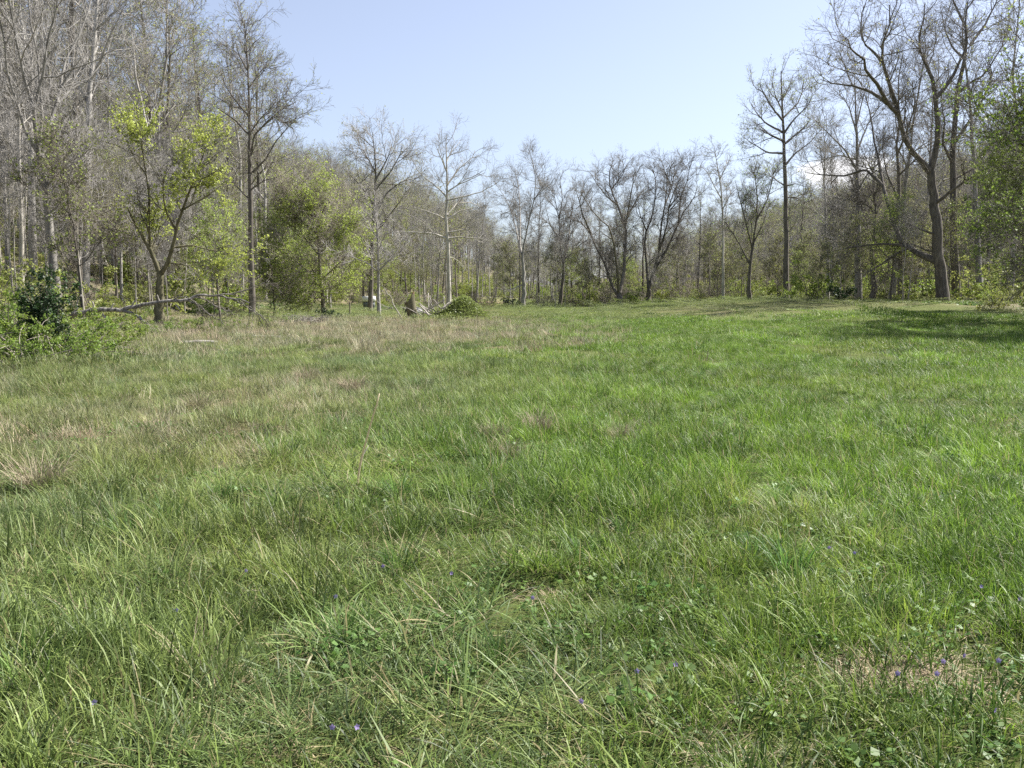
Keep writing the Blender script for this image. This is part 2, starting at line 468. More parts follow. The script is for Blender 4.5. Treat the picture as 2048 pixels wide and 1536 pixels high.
def tree_parts(seed, limbs, levels, bark, twig, leaf=None, leaf_n=0, leaf_size=.1, sides=7, leaf_filter=None, name="tree", droop=0., leaf_levels=1):
    """limbs: list of (K,4) arrays x,y,z,r, first is the trunk.  levels: dicts for grow()."""
    rng = np.random.default_rng(seed)
    K = 12
    rs = [resample(l, K) for l in limbs]
    for r in rs:
        j = rng.normal(size=(K, 3)) * r[:, 3:4] * .16; j[0] = 0; r[:, :3] += j
    A = np.stack(rs); P, R = A[:, :, :3], A[:, :, 3]
    wood = [tubes(P, R, sides)]; twigs = []
    # flare at the foot
    t0 = np.full(len(P), .12); t0[0] = levels[0].get('trunk_t0', .5)
    last = None; prev = None
    for i, lv in enumerate(levels):
        lv = dict(lv); lv.pop('trunk_t0', None)
        g = grow(rng, P, R, t0=t0 if i == 0 else .12, **lv)
        if g is None: break
        prev = last if last is not None else g[0]
        P, R = g; last = P
        thick = lv['r0'] > .03
        (wood if thick else twigs).append(tubes(P, R, 5 if lv['r0'] > .06 else (4 if thick else 3)))
    parts = {}
    V, Q = join(wood); parts['trunk'] = quad_mesh("trunk", V, Q, M[bark])
    if twigs:
        V, Q = join(twigs); parts['twigs'] = quad_mesh("twigs", V, Q, M[twig], smooth_shade=False)
    if leaf:
        pts = along(rng, last, leaf_n)
        if leaf_levels > 1: pts = np.concatenate([pts, along(rng, prev, leaf_n)])
        if leaf_filter is not None: pts = pts[leaf_filter(pts, rng)]
        V, Q, bv = leaf_quads(rng, pts, leaf_size, droop)
        parts['leaves'] = quad_mesh("leaves", V, Q, M[leaf], attrs={"bv": ('FLOAT', bv)}, smooth_shade=False)
    return parts


def put_tree(parts, name, loc, label, cat="tree", group=None, rz=0., s=1.0):
    t = thing(name, loc, label, cat, group, rz, s)
    made = {}
    for k, me in parts.items():
        made[k] = obj(k, me, made.get('twigs', t) if k == 'leaves' else t)     # leaves sit on the twigs
    return t


def auto_trunk(rng, H, r, lean=.03, wob=.012, K=12):
    z = np.linspace(0, 1, K); w = np.cumsum(rng.normal(size=(K, 2)) * wob * H, axis=0); w -= w[0]
    ln = rng.normal(size=2) * lean * H
    x = w[:, 0] * z + ln[0] * z; y = w[:, 1] * z + ln[1] * z
    rr = r * (1 - .9 * z ** .9); rr[0] *= 1.35
    return np.stack([x, y, z * H, rr], -1)


def side_limbs(rng, tr, n, t0, length, ang, up, r_f=.55):
    """main limbs off a trunk, as explicit polylines"""
    out = []
    H = tr[-1, 2]; az = rng.random() * 6.28
    for i in range(n):
        t = t0 + (1 - t0) * (i + rng.random()) / n * .93
        p = np.array([np.interp(t, np.linspace(0, 1, len(tr)), tr[:, k]) for k in range(4)])
        az += 2.4 + rng.normal() * .5; a = math.radians(rng.normal(ang, 9))
        d = np.array([math.cos(az) * math.sin(a), math.sin(az) * math.sin(a), math.cos(a)])
        ln = length * (1 - .6 * max(0, (t - t0) / (1 - t0))) * rng.uniform(.65, 1.2)
        pts = [np.r_[p[:3], max(.025, p[3] * r_f)]]; cur = p[:3].copy(); K = 7
        for k in range(1, K):
            d = d + rng.normal(size=3) * .16 + np.array([0, 0, up]); d /= np.linalg.norm(d)
            cur = cur + d * ln / (K - 1); pts.append(np.r_[cur, max(.014, p[3] * r_f * (1 - k / (K - .4)))])
        out.append(np.array(pts))
    return out


def px_tree(seed, d, lines, base=None):
    """limbs given as pixel polylines [(px,py,dy)...], r0,r1 in pixels; returns local limbs and the foot"""
    rng = np.random.default_rng(seed)
    (p0, _, _) = lines[0]
    foot = at(p0[0][0], p0[0][1], d)
    foot[2] = gz(foot[0], foot[1])
    limbs = []; k = d / F_PX; done = []
    for j, (pts, ra, rb) in enumerate(lines):
        n = len(pts); w = []
        drift = 0 if j == 0 else rng.normal() * .45
        dy0 = 0.
        if done:                                   # start at the depth of the limb it leaves
            D = np.array(done); i = np.argmin((D[:, 0] - pts[0][0]) ** 2 + (D[:, 1] - pts[0][1]) ** 2); dy0 = D[i, 2]
        run = 0.; mine = []
        for i, p in enumerate(pts):
            if i: run += math.hypot(p[0] - pts[i - 1][0], p[1] - pts[i - 1][1]) * k
            dy = dy0 + drift * run
            q = at(p[0], p[1], d + dy) - foot
            w.append([q[0], q[1], q[2], (ra + (rb * .7 - ra) * (i / (n - 1)) ** .8) * k * (.92 if j == 0 else .78)]); mine.append((p[0], p[1], dy))
        mm = np.array(mine); u = np.linspace(0, n - 1, n * 6)
        done += list(zip(*[np.interp(u, np.arange(n), mm[:, c]) for c in range(3)]))
        w = np.array(w)
        if j == 0:
            w[0, 2] = -.15; w[0, 3] *= 1.12
        limbs.append(w)
    return limbs, foot


LV_BIG = [dict(dens=1.5, blen=3.6, ang=46, K=7, wander=.2, up=.06, r0=.05, rtip=.011, trunk_t0=.45),
          dict(dens=3.2, blen=1.8, ang=44, K=5, wander=.22, up=.05, r0=.022, rtip=.008),
          dict(dens=6.2, blen=.85, ang=42, K=2, wander=.2, up=.04, r0=.011, rtip=.006)]


def lv(scale=1.0, dens=1.0, trunk_t0=.45, up=0.0, rad=1.0):
    o = []
    for a in LV_BIG:
        a = dict(a); a['blen'] *= scale; a['dens'] = a['dens'] / scale * dens; a['up'] += up; a['r0'] *= rad; a['rtip'] *= rad; o.append(a)
    o[0]['trunk_t0'] = trunk_t0
    return o

# ------------------------------------------------------------------ the trees one can single out
def hero(seed, d, lines, name, label, levels, bark, twig, leaf=None, leaf_n=0, leaf_size=.1, cat="tree", group=None, **kw):
    limbs, foot = px_tree(seed, d, lines)
    parts = tree_parts(seed, limbs, levels, bark, twig, leaf, leaf_n, leaf_size, **kw)
    return put_tree(parts, name, foot, label, cat, group)


# big spreading tree on the right
hero(101, 80, [
    ([(1886, 612), (1880, 560), (1878, 500), (1872, 430), (1866, 380), (1862, 345)], 14, 12),
    ([(1862, 347), (1855, 340), (1817, 295), (1802, 255), (1795, 220), (1780, 170), (1765, 130), (1764, 94), (1768, 74), (1781, 44), (1779, 10)], 8.5, 1.6),
    ([(1795, 225), (1775, 208), (1753, 166), (1731, 142), (1729, 118), (1703, 103), (1698, 80), (1680, 70)], 6, 1.2),
    ([(1775, 208), (1740, 182), (1705, 172), (1665, 167), (1640, 158)], 5, 1),
    ([(1762, 122), (1745, 100), (1730, 90), (1722, 60), (1740, 25)], 4, 1),
    ([(1860, 345), (1873, 295), (1878, 240), (1871, 197), (1865, 153), (1847, 120), (1834, 87), (1847, 44), (1850, 5)], 9, 1.6),
    ([(1871, 197), (1895, 170), (1912, 140), (1935, 90), (1930, 40), (1940, -20)], 6, 1.5),
    ([(1875, 523), (1871, 522), (1843, 511), (1808, 492), (1792, 463), (1780, 420), (1770, 385), (1762, 350), (1758, 320), (1748, 280), (1742, 230), (1730, 190)], 10.5, 1.8),
    ([(1766, 372), (1730, 337), (1692, 352), (1642, 350), (1610, 345)], 5, 1),
    ([(1808, 492), (1775, 488), (1748, 489), (1700, 495), (1670, 500)], 4.5, 1),
    ([(1815, 497), (1780, 515), (1760, 530), (1735, 545)], 3.5, .8),
    ([(1874, 470), (1850, 462), (1820, 450), (1800, 440)], 4, 1),
    ([(1878, 505), (1850, 500), (1830, 490), (1810, 485)], 3, .8),
    ([(1868, 410), (1905, 380), (1950, 350), (1985, 330)], 5, 1.2),
], "bare_tree", "huge spreading bare tree at the right with a thick low limb reaching left",
    lv(1.35, 1.05, .9), 'bark_dark', 'twig_dark', 'leaf_bud', .2, .13)

hero(114, 87, [
    ([(1913, 612), (1909, 500), (1906, 400), (1906, 317), (1909, 250), (1913, 186), (1930, 120), (1941, 76), (1925, 40), (1906, 5), (1900, -60)], 9, 2),
    ([(1906, 330), (1885, 285), (1890, 240), (1880, 200)], 4, 1), ([(1907, 290), (1940, 240), (1965, 200), (1985, 150), (1975, 110)], 4.5, 1.2),
    ([(1913, 190), (1940, 165), (1970, 149), (2000, 100), (2030, 60)], 4, 1), ([(1941, 90), (1970, 50), (1990, 10), (2010, -40)], 4, 1.2),
    ([(1930, 120), (1905, 95), (1890, 60), (1880, 10)], 3.6, 1), ([(1907, 360), (1940, 340), (1975, 330), (2010, 335)], 3.4, 1), ([(1908, 420), (1935, 395), (1960, 390)], 3, .8),
], "bare_tree", "tall dark crooked bare tree close behind the huge tree on its right", lv(1.2, .95, .8), 'bark_dark', 'twig_dark')
hero(115, 90, [
    ([(1802, 612), (1800, 540), (1803, 480), (1796, 420), (1800, 360), (1792, 300), (1800, 240), (1795, 170), (1805, 110)], 6.5, 1.2),
    ([(1798, 400), (1775, 350), (1765, 300), (1770, 250)], 3, .8), ([(1794, 310), (1815, 260), (1830, 210), (1825, 160)], 3, .8), ([(1799, 350), (1830, 320), (1845, 290)], 2.6, .8),
    ([(1798, 230), (1780, 190), (1775, 140), (1785, 100)], 2.6, .8), ([(1801, 500), (1780, 470), (1765, 440)], 2.4, .7),
], "bare_tree", "slim crooked bare tree behind the huge tree's low left limb", lv(1.1, .95, .6), 'bark_dark', 'twig_dark')

# tall straight tree with a rounded leafing top
hero(102, 112, [
    ([(1573, 606), (1572, 480), (1570, 350), (1567, 300), (1566, 230), (1563, 180), (1562, 142)], 6.5, 1.4),
    ([(1567, 307), (1535, 305), (1515, 293), (1498, 283)], 3, .8),
    ([(1566, 282), (1540, 270), (1527, 258), (1512, 245)], 3, .8),
    ([(1565, 265), (1530, 245), (1510, 222), (1502, 205)], 3, .8),
    ([(1566, 242), (1542, 212), (1525, 182), (1518, 165)], 3, .8),
    ([(1571, 330), (1590, 307), (1620, 285), (1632, 270)], 3, .8),
    ([(1570, 287), (1600, 262), (1614, 248), (1625, 232)], 3, .8),
    ([(1569, 265), (1587, 240), (1617, 210), (1625, 190)], 3, .8),
    ([(1567, 235), (1597, 205), (1605, 180), (1608, 160)], 2.6, .8),
    ([(1566, 225), (1550, 190), (1545, 165)], 2.2, .7),
    ([(1565, 200), (1580, 170), (1586, 150)], 2.2, .7),
    ([(1567, 370), (1552, 360), (1545, 350), (1535, 330)], 2, .6),
    ([(1572, 372), (1590, 367), (1612, 374)], 1.8, .6),
    ([(1571, 395), (1590, 394), (1610, 405), (1625, 400)], 1.6, .6),
], "leafing_tree", "tall straight solitary tree with pale leafing rounded top above the far treeline",
    lv(1.0, .95, .66, up=.03), 'bark_dark', 'twig_grey', 'leaf_pale', .8, .13)

# twin big bare trees at the far edge
hero(103, 126, [
    ([(1240, 613), (1239, 596), (1237, 585)], 9, 8),
    ([(1237, 592), (1232, 588), (1220, 560), (1207, 522), (1192, 495), (1182, 467), (1162, 445), (1145, 440), (1130, 428)], 4.5, 1),
    ([(1237, 588), (1236, 555), (1231, 510), (1227, 480), (1217, 452), (1195, 435), (1177, 410), (1165, 390)], 4, 1),
    ([(1239, 590), (1247, 547), (1250, 497), (1252, 455), (1242, 430), (1235, 410), (1222, 380), (1216, 357), (1221, 335), (1226, 320)], 5, 1),
    ([(1251, 452), (1257, 415), (1265, 372), (1270, 335)], 3, .8),
    ([(1252, 440), (1275, 395), (1292, 372)], 2.6, .8),
    ([(1182, 467), (1165, 430), (1158, 400), (1150, 375)], 2.6, .8),
    ([(1235, 410), (1215, 395), (1195, 370), (1180, 345)], 2.4, .7),
    ([(1227, 480), (1210, 470), (1200, 462)], 2, .6),
    ([(1236, 555), (1215, 552), (1195, 558)], 2, .6),
    ([(1222, 380), (1245, 350), (1255, 325)], 2, .6),
], "bare_tree", "spreading bare tree with three stems from the foot at the meadow's far edge",
    lv(1.12, 1.3, .9), 'bark_dark', 'twig_dark')
hero(104, 128, [
    ([(1296, 613), (1297, 595), (1297, 577)], 7.5, 6.5),
    ([(1297, 580), (1294, 547), (1290, 485), (1292, 460), (1305, 435), (1312, 380), (1310, 352), (1300, 330)], 4, 1),
    ([(1298, 577), (1305, 547), (1320, 520), (1335, 497), (1347, 467), (1357, 447), (1370, 417), (1387, 402), (1395, 372)], 5, 1),
    ([(1310, 535), (1315, 515), (1325, 480), (1335, 445), (1337, 415), (1347, 385), (1365, 347)], 3.6, .9),
    ([(1318, 500), (1322, 455), (1330, 410), (1335, 360), (1325, 325)], 3, .8),
    ([(1357, 447), (1360, 400), (1375, 360), (1380, 330)], 2.6, .8),
    ([(1337, 415), (1355, 395), (1375, 385)], 2.2, .7),
    ([(1330, 410), (1345, 370), (1350, 330)], 2.4, .7),
    ([(1292, 460), (1280, 430), (1275, 400)], 2, .6),
], "bare_tree", "spreading bare tree forking low beside the three-stemmed tree at the far edge",
    lv(1.12, 1.3, .9), 'bark_dark', 'twig_dark')

# pale sycamore behind the mound
hero(105, 108, [
    ([(897, 612), (898, 582), (895, 475), (892, 442), (895, 375), (893, 320), (892, 270)], 6, 1),
    ([(893, 477), (865, 467), (820, 464), (790, 465), (768, 461)], 3, .8),
    ([(895, 515), (880, 517), (862, 528)], 2, .7),
    ([(898, 515), (905, 515), (920, 525), (936, 543)], 1.8, .6),
    ([(896, 477), (920, 474), (957, 477), (985, 483)], 2.8, .7),
    ([(895, 465), (920, 461), (940, 457), (952, 448)], 2.8, .9),
    ([(892, 442), (880, 432), (845, 420), (820, 412)], 2.6, .7),
    ([(894, 395), (875, 375), (845, 352), (830, 335)], 2.4, .7),
    ([(893, 440), (920, 422), (940, 417), (955, 425)], 2.2, .7),
    ([(894, 430), (915, 405), (940, 405), (960, 412)], 2.2, .7),
    ([(895, 400), (932, 392), (965, 383), (985, 370)], 2.4, .7),
    ([(895, 370), (915, 340), (945, 315), (950, 300)], 2.2, .7),
    ([(894, 345), (880, 310), (870, 287)], 2, .6),
    ([(893, 325), (905, 295), (915, 280)], 1.6, .6),
    ([(894, 385), (915, 370), (950, 355), (970, 345)], 2, .6),
], "sycamore_tree", "pale-barked bare sycamore with level limbs behind the overgrown mound",
    lv(1.1, 1.0, .6), 'bark_pale', 'twig_grey')

# dark tree hiding the white-topped box, and the thin one in front
hero(106, 88, [
    ([(740, 629), (742, 560), (745, 480), (748, 400), (752, 350), (750, 310), (745, 265)], 5.6, 1),
    ([(745, 407), (725, 375), (700, 350), (688, 338)], 3, .8),
    ([(752, 360), (765, 335), (777, 312), (785, 285)], 3, .8),
    ([(747, 420), (775, 385), (800, 365), (845, 352)], 3, .8),
    ([(750, 380), (780, 345), (800, 310), (805, 290)], 2.6, .8),
    ([(751, 345), (735, 315), (722, 290)], 2, .7),
    ([(745, 470), (770, 440), (795, 410), (815, 380)], 2.6, .8),
    ([(744, 500), (720, 470), (705, 440)], 2.2, .7),
], "bare_tree", "dark-trunked bare tree standing in front of the white-topped box",
    lv(1.1, 1.15, .5), 'bark_dark', 'twig_grey', 'leaf_bud', .3, .1)
hero(107, 66, [
    ([(757, 640), (757, 600), (757, 545), (755, 470), (751, 420), (748, 380)], 5, 1),
    ([(757, 545), (735, 526), (700, 512), (690, 500)], 2, .6),
    ([(757, 545), (742, 508), (728, 488), (720, 470)], 2, .6),
    ([(757, 542), (785, 515), (800, 490), (812, 465)], 2, .6),
    ([(757, 530), (790, 520), (820, 510)], 1.6, .6),
    ([(756, 500), (770, 470), (775, 440)], 1.6, .5),
], "bare_tree", "slender bare young tree with forked limbs in front of the dark-trunked tree",
    lv(.55, .9, .5), 'bark_grey', 'twig_grey')
hero(108, 119, [
    ([(1047, 620), (1047, 560), (1046, 530), (1044, 508)], 5, 4),
    ([(1044, 508), (1037, 480), (1030, 450), (1022, 420), (1010, 395), (990, 365)], 3, .7),
    ([(1045, 508), (1050, 480), (1058, 440), (1068, 400), (1072, 360), (1065, 320)], 3, .7),
    ([(1040, 490), (1040, 430), (1038, 380), (1030, 340)], 2.6, .7),
    ([(1044, 570), (1020, 580), (1015, 575)], 1.8, .6),
    ([(1068, 400), (1085, 375), (1090, 345)], 2, .6),
], "bare_tree", "bare tree with a clean grey trunk forking at mid height, beside a dark bush",
    lv(1.05, 1.15, .9), 'bark_grey', 'twig_grey')
hero(109, 130, [
    ([(1120, 613), (1123, 580), (1127, 545), (1127, 525)], 4.6, 3.5),
    ([(1127, 530), (1120, 490), (1118, 440), (1112, 410), (1105, 370)], 2.6, .7),
    ([(1127, 525), (1135, 490), (1140, 450), (1145, 420), (1150, 390)], 2.6, .7),
    ([(1128, 520), (1150, 500), (1165, 485), (1180, 478)], 1.8, .6),
    ([(1120, 480), (1100, 450), (1090, 410)], 2, .6),
    ([(1118, 440), (1125, 400), (1120, 355)], 2, .6),
], "bare_tree", "slim forked bare tree leaning slightly right, before the twin spreading trees",
    lv(1.05, 1.15, .9), 'bark_dark', 'twig_grey')
# white-stemmed thin tree
hero(110, 122, [
    ([(1446, 606), (1446, 520), (1446, 450), (1443, 380), (1436, 340), (1428, 290)], 3.4, .7),
    ([(1444, 400), (1430, 375), (1415, 345), (1400, 330)], 1.8, .5),
    ([(1445, 420), (1460, 390), (1475, 375)], 1.8, .5),
    ([(1440, 360), (1452, 330), (1455, 310)], 1.5, .5),
], "bare_tree", "slim white-barked tree among darker stems at the far edge",
    lv(.7, .9, .55), 'bark_pale', 'twig_grey', 'leaf_bud', .25, .1)
hero(111, 116, [
    ([(1500, 610), (1497, 570), (1503, 510), (1512, 450), (1515, 400), (1510, 350)], 5, 1),
    ([(1500, 530), (1480, 490), (1465, 465), (1448, 445)], 2.6, .7),
    ([(1505, 500), (1490, 440), (1480, 400), (1470, 360)], 2.4, .7),
    ([(1513, 440), (1535, 400), (1545, 360), (1550, 335)], 2.4, .7),
    ([(1505, 490), (1525, 450), (1535, 420)], 2.2, .7),
], "leafing_tree", "crooked tree with yellow-green haze of buds left of the tall solitary tree",
    lv(.95, 1.4, .6), 'bark_dark', 'twig_dark', 'leaf_spring', .35, .11)
# dark straight trunk with bare haze, right
hero(112, 98, [
    ([(1716, 612), (1716, 500), (1716, 400), (1714, 300), (1712, 220), (1708, 150)], 8, 1),
    ([(1716, 345), (1690, 300), (1650, 260), (1625, 235)], 3, .7),
    ([(1715, 300), (1735, 250), (1760, 210)], 2.8, .7),
    ([(1714, 270), (1700, 220), (1680, 180)], 2.6, .7),
    ([(1713, 250), (1725, 200), (1735, 150)], 2.4, .7),
    ([(1716, 380), (1740, 340), (1770, 320)], 2.6, .7),
    ([(1715, 320), (1680, 310), (1640, 320), (1600, 325)], 2.4, .7),
    ([(1716, 400), (1690, 400), (1660, 420)], 2, .6),
], "bare_tree", "straight bare tree with a dark trunk and misty twigs left of the huge tree",
    lv(1.15, 1.1, .5, up=.04), 'bark_grey', 'twig_grey')
hero(113, 92, [
    ([(1747, 612), (1746, 540), (1744, 500), (1748, 470)], 6.5, 5),
    ([(1746, 500), (1735, 450), (1720, 400), (1705, 360)], 3, .7),
    ([(1748, 480), (1752, 420), (1745, 360), (1752, 300)], 3, .7),
    ([(1746, 530), (1765, 515), (1790, 500)], 2, .6),
], "bare_tree", "short dark forked bare tree between the straight tree and the huge tree",
    lv(1.0, 1.4, .9), 'bark_dark', 'twig_dark')

# left: big grey tree fanning upward
hero(120, 47, [
    ([(113, 590), (112, 570), (105, 520), (97, 420), (92, 375), (80, 322)], 12, 9),
    ([(80, 322), (72, 275), (67, 220), (57, 185), (37, 105), (20, 10), (10, -60)], 7, 2),
    ([(82, 318), (100, 250), (112, 212), (122, 175), (127, 125), (150, 87), (175, 30), (190, -40)], 6, 1.6),
    ([(76, 300), (85, 240), (80, 180), (75, 110), (60, 40), (55, -50)], 5, 1.6),
    ([(78, 310), (52, 270), (32, 200), (15, 150), (8, 75), (-10, 0)], 5, 1.6),
    ([(112, 212), (140, 180), (180, 155), (210, 120), (225, 70)], 3.6, 1),
    ([(100, 255), (140, 225), (170, 195), (185, 180)], 3, .9),
    ([(67, 220), (85, 150), (95, 80), (115, 10), (120, -60)], 4.4, 1.4),
    ([(98, 440), (120, 432), (150, 425), (175, 424)], 2.4, .6),
    ([(96, 405), (130, 395), (165, 390), (190, 375)], 2.4, .6),
    ([(122, 175), (150, 130), (160, 60), (165, 0)], 3, 1),
    ([(92, 372), (125, 340), (165, 320), (195, 300)], 3, .8),
], "bare_tree", "big grey tree fanning into many steep limbs at the upper left",
    lv(1.2, .8, .95, up=.03), 'bark_grey', 'twig_grey')
hero(121, 50, [
    ([(43, 600), (43, 500), (42, 400), (39, 300), (37, 200), (30, 80), (20, -80)], 6.5, 2),
    ([(38, 250), (20, 180), (0, 130), (-20, 60)], 3, 1),
    ([(40, 330), (10, 300), (-30, 290)], 2.4, .8),
    ([(35, 150), (60, 90), (75, 20), (80, -40)], 3, 1),
], "bare_tree", "slender pale straight trunk, leftmost in front of the wooded slope",
    lv(1.2, .9, .5), 'bark_pale', 'twig_grey')
hero(122, 52, [
    ([(66, 600), (66, 500), (63, 400), (62, 320), (60, 250), (62, 150), (70, 40), (74, -60)], 10.5, 3),
    ([(61, 260), (40, 200), (30, 120), (28, 40)], 4, 1.2),
    ([(61, 240), (90, 170), (110, 90), (130, 10)], 4, 1.2),
    ([(62, 330), (95, 300), (125, 290), (150, 270)], 3, .9),
    ([(62, 180), (50, 90), (40, 10)], 3, 1),
], "bare_tree", "thick straight grey trunk between the slender pale trunk and the fanning tree",
    lv(1.2, .9, .5), 'bark_grey', 'twig_grey')
# tall dark tree at the wood's corner against the sky
hero(123, 66, [
    ([(504, 610), (502, 500), (500, 380), (499, 300), (498, 200), (495, 120), (489, 40)], 7.5, 1),
    ([(502, 310), (507, 272), (535, 242), (570, 215), (590, 205)], 3, .8),
    ([(505, 345), (532, 317), (552, 282), (580, 250), (600, 235)], 3, .8),
    ([(498, 268), (470, 240), (440, 220), (425, 205)], 3, .8),
    ([(497, 232), (470, 200), (450, 170), (440, 140)], 2.8, .8),
    ([(496, 180), (515, 150), (535, 130)], 2.2, .7),
    ([(495, 140), (478, 110), (470, 80)], 2.2, .7),
    ([(500, 380), (530, 360), (555, 355)], 2.4, .7),
    ([(500, 400), (470, 370), (445, 350)], 2.4, .7),
], "leafing_tree", "tall dark tree with pale leaflets standing out against the sky at the wood's edge",
    lv(1.0, 1.15, .45), 'bark_dark', 'twig_dark', 'leaf_pale', .35, .1)


def clump_filter(scale, thr, seed, soft=.16):
    def f(p, rng):
        n = vnoise(p[:, 0] + p[:, 1] * .6, p[:, 2] + p[:, 1] * .4, scale, seed)
        return n + rng.normal(size=len(p)) * soft > thr
    return f


# green maple with a broken limb
hero(124, 46, [
    ([(318, 662), (320, 620), (320, 580), (322, 548)], 13, 10),
    ([(321, 552), (305, 510), (290, 480), (275, 455), (262, 430), (256, 415)], 6.5, 4),
    ([(322, 548), (337, 525), (345, 495), (352, 460), (365, 420), (378, 385), (395, 340), (410, 300), (418, 265)], 6.5, 1.2),
    ([(300, 495), (298, 450), (300, 400), (292, 350), (285, 300), (280, 260), (272, 215)], 3.6, .9),
    ([(352, 460), (330, 420), (325, 370), (335, 330)], 3, .8),
    ([(365, 420), (400, 400), (430, 380), (455, 360)], 2.6, .8),
    ([(345, 495), (380, 490), (420, 500), (455, 505), (480, 515)], 2.8, .8),
    ([(292, 350), (265, 310), (250, 270), (240, 240)], 2.2, .7),
    ([(395, 340), (430, 320), (440, 300)], 2, .6),
    ([(337, 525), (370, 530), (400, 545), (430, 560)], 2.2, .7),
], "maple_tree", "leafy yellow-green maple with a snapped-off left limb above the fallen trunk",
    lv(.66, 1.1, .95), 'bark_mossy', 'twig_grey', 'leaf_lime', 6.5, .09, leaf_filter=clump_filter(1.1, .61, 71, .15), leaf_levels=2)
# bright green tree at the corner of the wood
hero(125, 74, [
    ([(648, 622), (646, 590), (640, 540), (635, 480), (630, 430), (628, 395)], 5.5, 1),
    ([(640, 560), (600, 530), (575, 500)], 2.2, .7), ([(642, 560), (675, 530), (700, 505)], 2.2, .7),
    ([(637, 510), (605, 470), (590, 430)], 2.2, .7), ([(638, 510), (670, 470), (688, 440)], 2.2, .7),
    ([(632, 450), (615, 410), (605, 385)], 2, .6), ([(632, 450), (652, 410), (660, 395)], 2, .6),
    ([(644, 580), (675, 570), (698, 560)], 2, .6), ([(636, 470), (600, 440), (578, 405)], 2, .6), ([(640, 540), (600, 545), (566, 530)], 2, .6), ([(646, 595), (600, 600), (560, 590)], 2, .6), ([(630, 440), (600, 400), (585, 365)], 1.8, .6), ([(636, 500), (680, 450), (700, 410)], 1.8, .6), ([(644, 585), (610, 580), (585, 575)], 2, .6),
    ([(639, 530), (640, 480), (645, 440)], 2, .6),
], "leafing_tree", "bright yellow-green leafy tree at the corner of the wood by the white-topped box",
    lv(.95, 1.6, .1), 'bark_dark', 'twig_brown', 'leaf_lime', 5.0, .105, leaf_filter=clump_filter(1.0, .56, 73, .2))

# ------------------------------------------------------------------ kinds of tree that fill the woods
def forest_kind(seed, H, r, n_limb, t0, ll, bark, twig, leaf=None, leaf_n=0, leaf_size=.1, dens=.9, scale=.95, ang=42, up=.1, sides=6, filt=None):
    rng = np.random.default_rng(seed)
    tr = auto_trunk(rng, H, r)
    limbs = [tr] + side_limbs(rng, tr, n_limb, t0, ll, ang, up)
    return tree_parts(seed, limbs, lv(scale, dens, .8), bark, twig, leaf, leaf_n, leaf_size, sides=sides, leaf_filter=filt)


KIND = {
    'tall1': forest_kind(1, 23, .26, 13, .42, 5.5, 'bark_grey', 'twig_grey', dens=.85),
    'tall2': forest_kind(2, 25, .3, 12, .5, 6.0, 'bark_dark', 'twig_grey', dens=.85),
    'tall3': forest_kind(3, 21, .22, 14, .38, 4.6, 'bark_grey', 'twig_brown', dens=.85),
    'bud1': forest_kind(4, 22, .24, 12, .4, 5.2, 'bark_grey', 'twig_brown', 'leaf_bud', .7, .12, dens=.85),
    'bud2': forest_kind(5, 24, .26, 12, .45, 5.0, 'bark_dark', 'twig_grey', 'leaf_spring', .5, .11, dens=.85),
    'mid1': forest_kind(6, 13, .13, 12, .3, 3.6, 'bark_grey', 'twig_grey', dens=.95, scale=.8),
    'mid2': forest_kind(7, 12, .12, 12, .3, 3.6, 'bark_dark', 'twig_brown', 'leaf_bud', 1.3, .11, dens=.95, scale=.8),
    'mid3': forest_kind(8, 10, .1, 12, .22, 3.2, 'bark_dark', 'twig_brown', 'leaf_lime', 3.0, .11, dens=1.1, scale=.7, filt=clump_filter(1.4, .36, 5)),
    'sap1': forest_kind(9, 8.5, .055, 10, .25, 1.7, 'bark_grey', 'twig_grey', dens=1.1, scale=.5, ang=38),
    'sap2': forest_kind(10, 7, .05, 10, .2, 1.8, 'bark_dark', 'twig_brown', 'leaf_olive', .9, .09, dens=1.1, scale=.5),
    'sap3': forest_kind(11, 9.5, .06, 9, .4, 1.8, 'bark_pale', 'twig_grey', dens=1.0, scale=.5, ang=36),
}


def shrub_parts(seed, w, h, n_stem, leaf, leaf_n, leaf_size, twig='twig_brown', dens=1.0, arch=.0, filt=None, n_up=.6, amax=62):
    """many thin stems from one foot, arching out, with leaves along the shoots"""
    rng = np.random.default_rng(seed)
    limbs = []
    for i in range(n_stem):
        az = rng.random() * 6.283; a = math.radians(rng.uniform(5, amax)); ln = h * rng.uniform(.6, 1.15) / max(.55, math.cos(a) ** .6)
        d = np.array([math.cos(az) * math.sin(a), math.sin(az) * math.sin(a), math.cos(a)])
        cur = np.array([rng.normal() * w * .12, rng.normal() * w * .12, -.03]); pts = [np.r_[cur, .022]]
        for k in range(1, 7):
            d = d + rng.normal(size=3) * .13 - np.array([0, 0, arch * k / 6]); d /= np.linalg.norm(d)
            cur = cur + d * ln / 6 * np.array([w / h, w / h, 1]); cur[2] = max(cur[2], .05); pts.append(np.r_[cur, .022 * (1 - k / 7)])
        limbs.append(np.array(pts))
    levels = [dict(dens=3.0 * dens, blen=.55 * h / 2, ang=52, K=5, wander=.25, up=.02, r0=.012, rtip=.004, trunk_t0=.1),
              dict(dens=6 * dens, blen=.26 * h / 2, ang=48, K=3, wander=.25, up=.02, r0=.006, rtip=.003)]
    p = tree_parts(seed, limbs, levels, twig, twig, leaf, leaf_n, leaf_size, sides=4, leaf_filter=filt, leaf_levels=2)
    p['stems'] = p.pop('trunk')
    return p


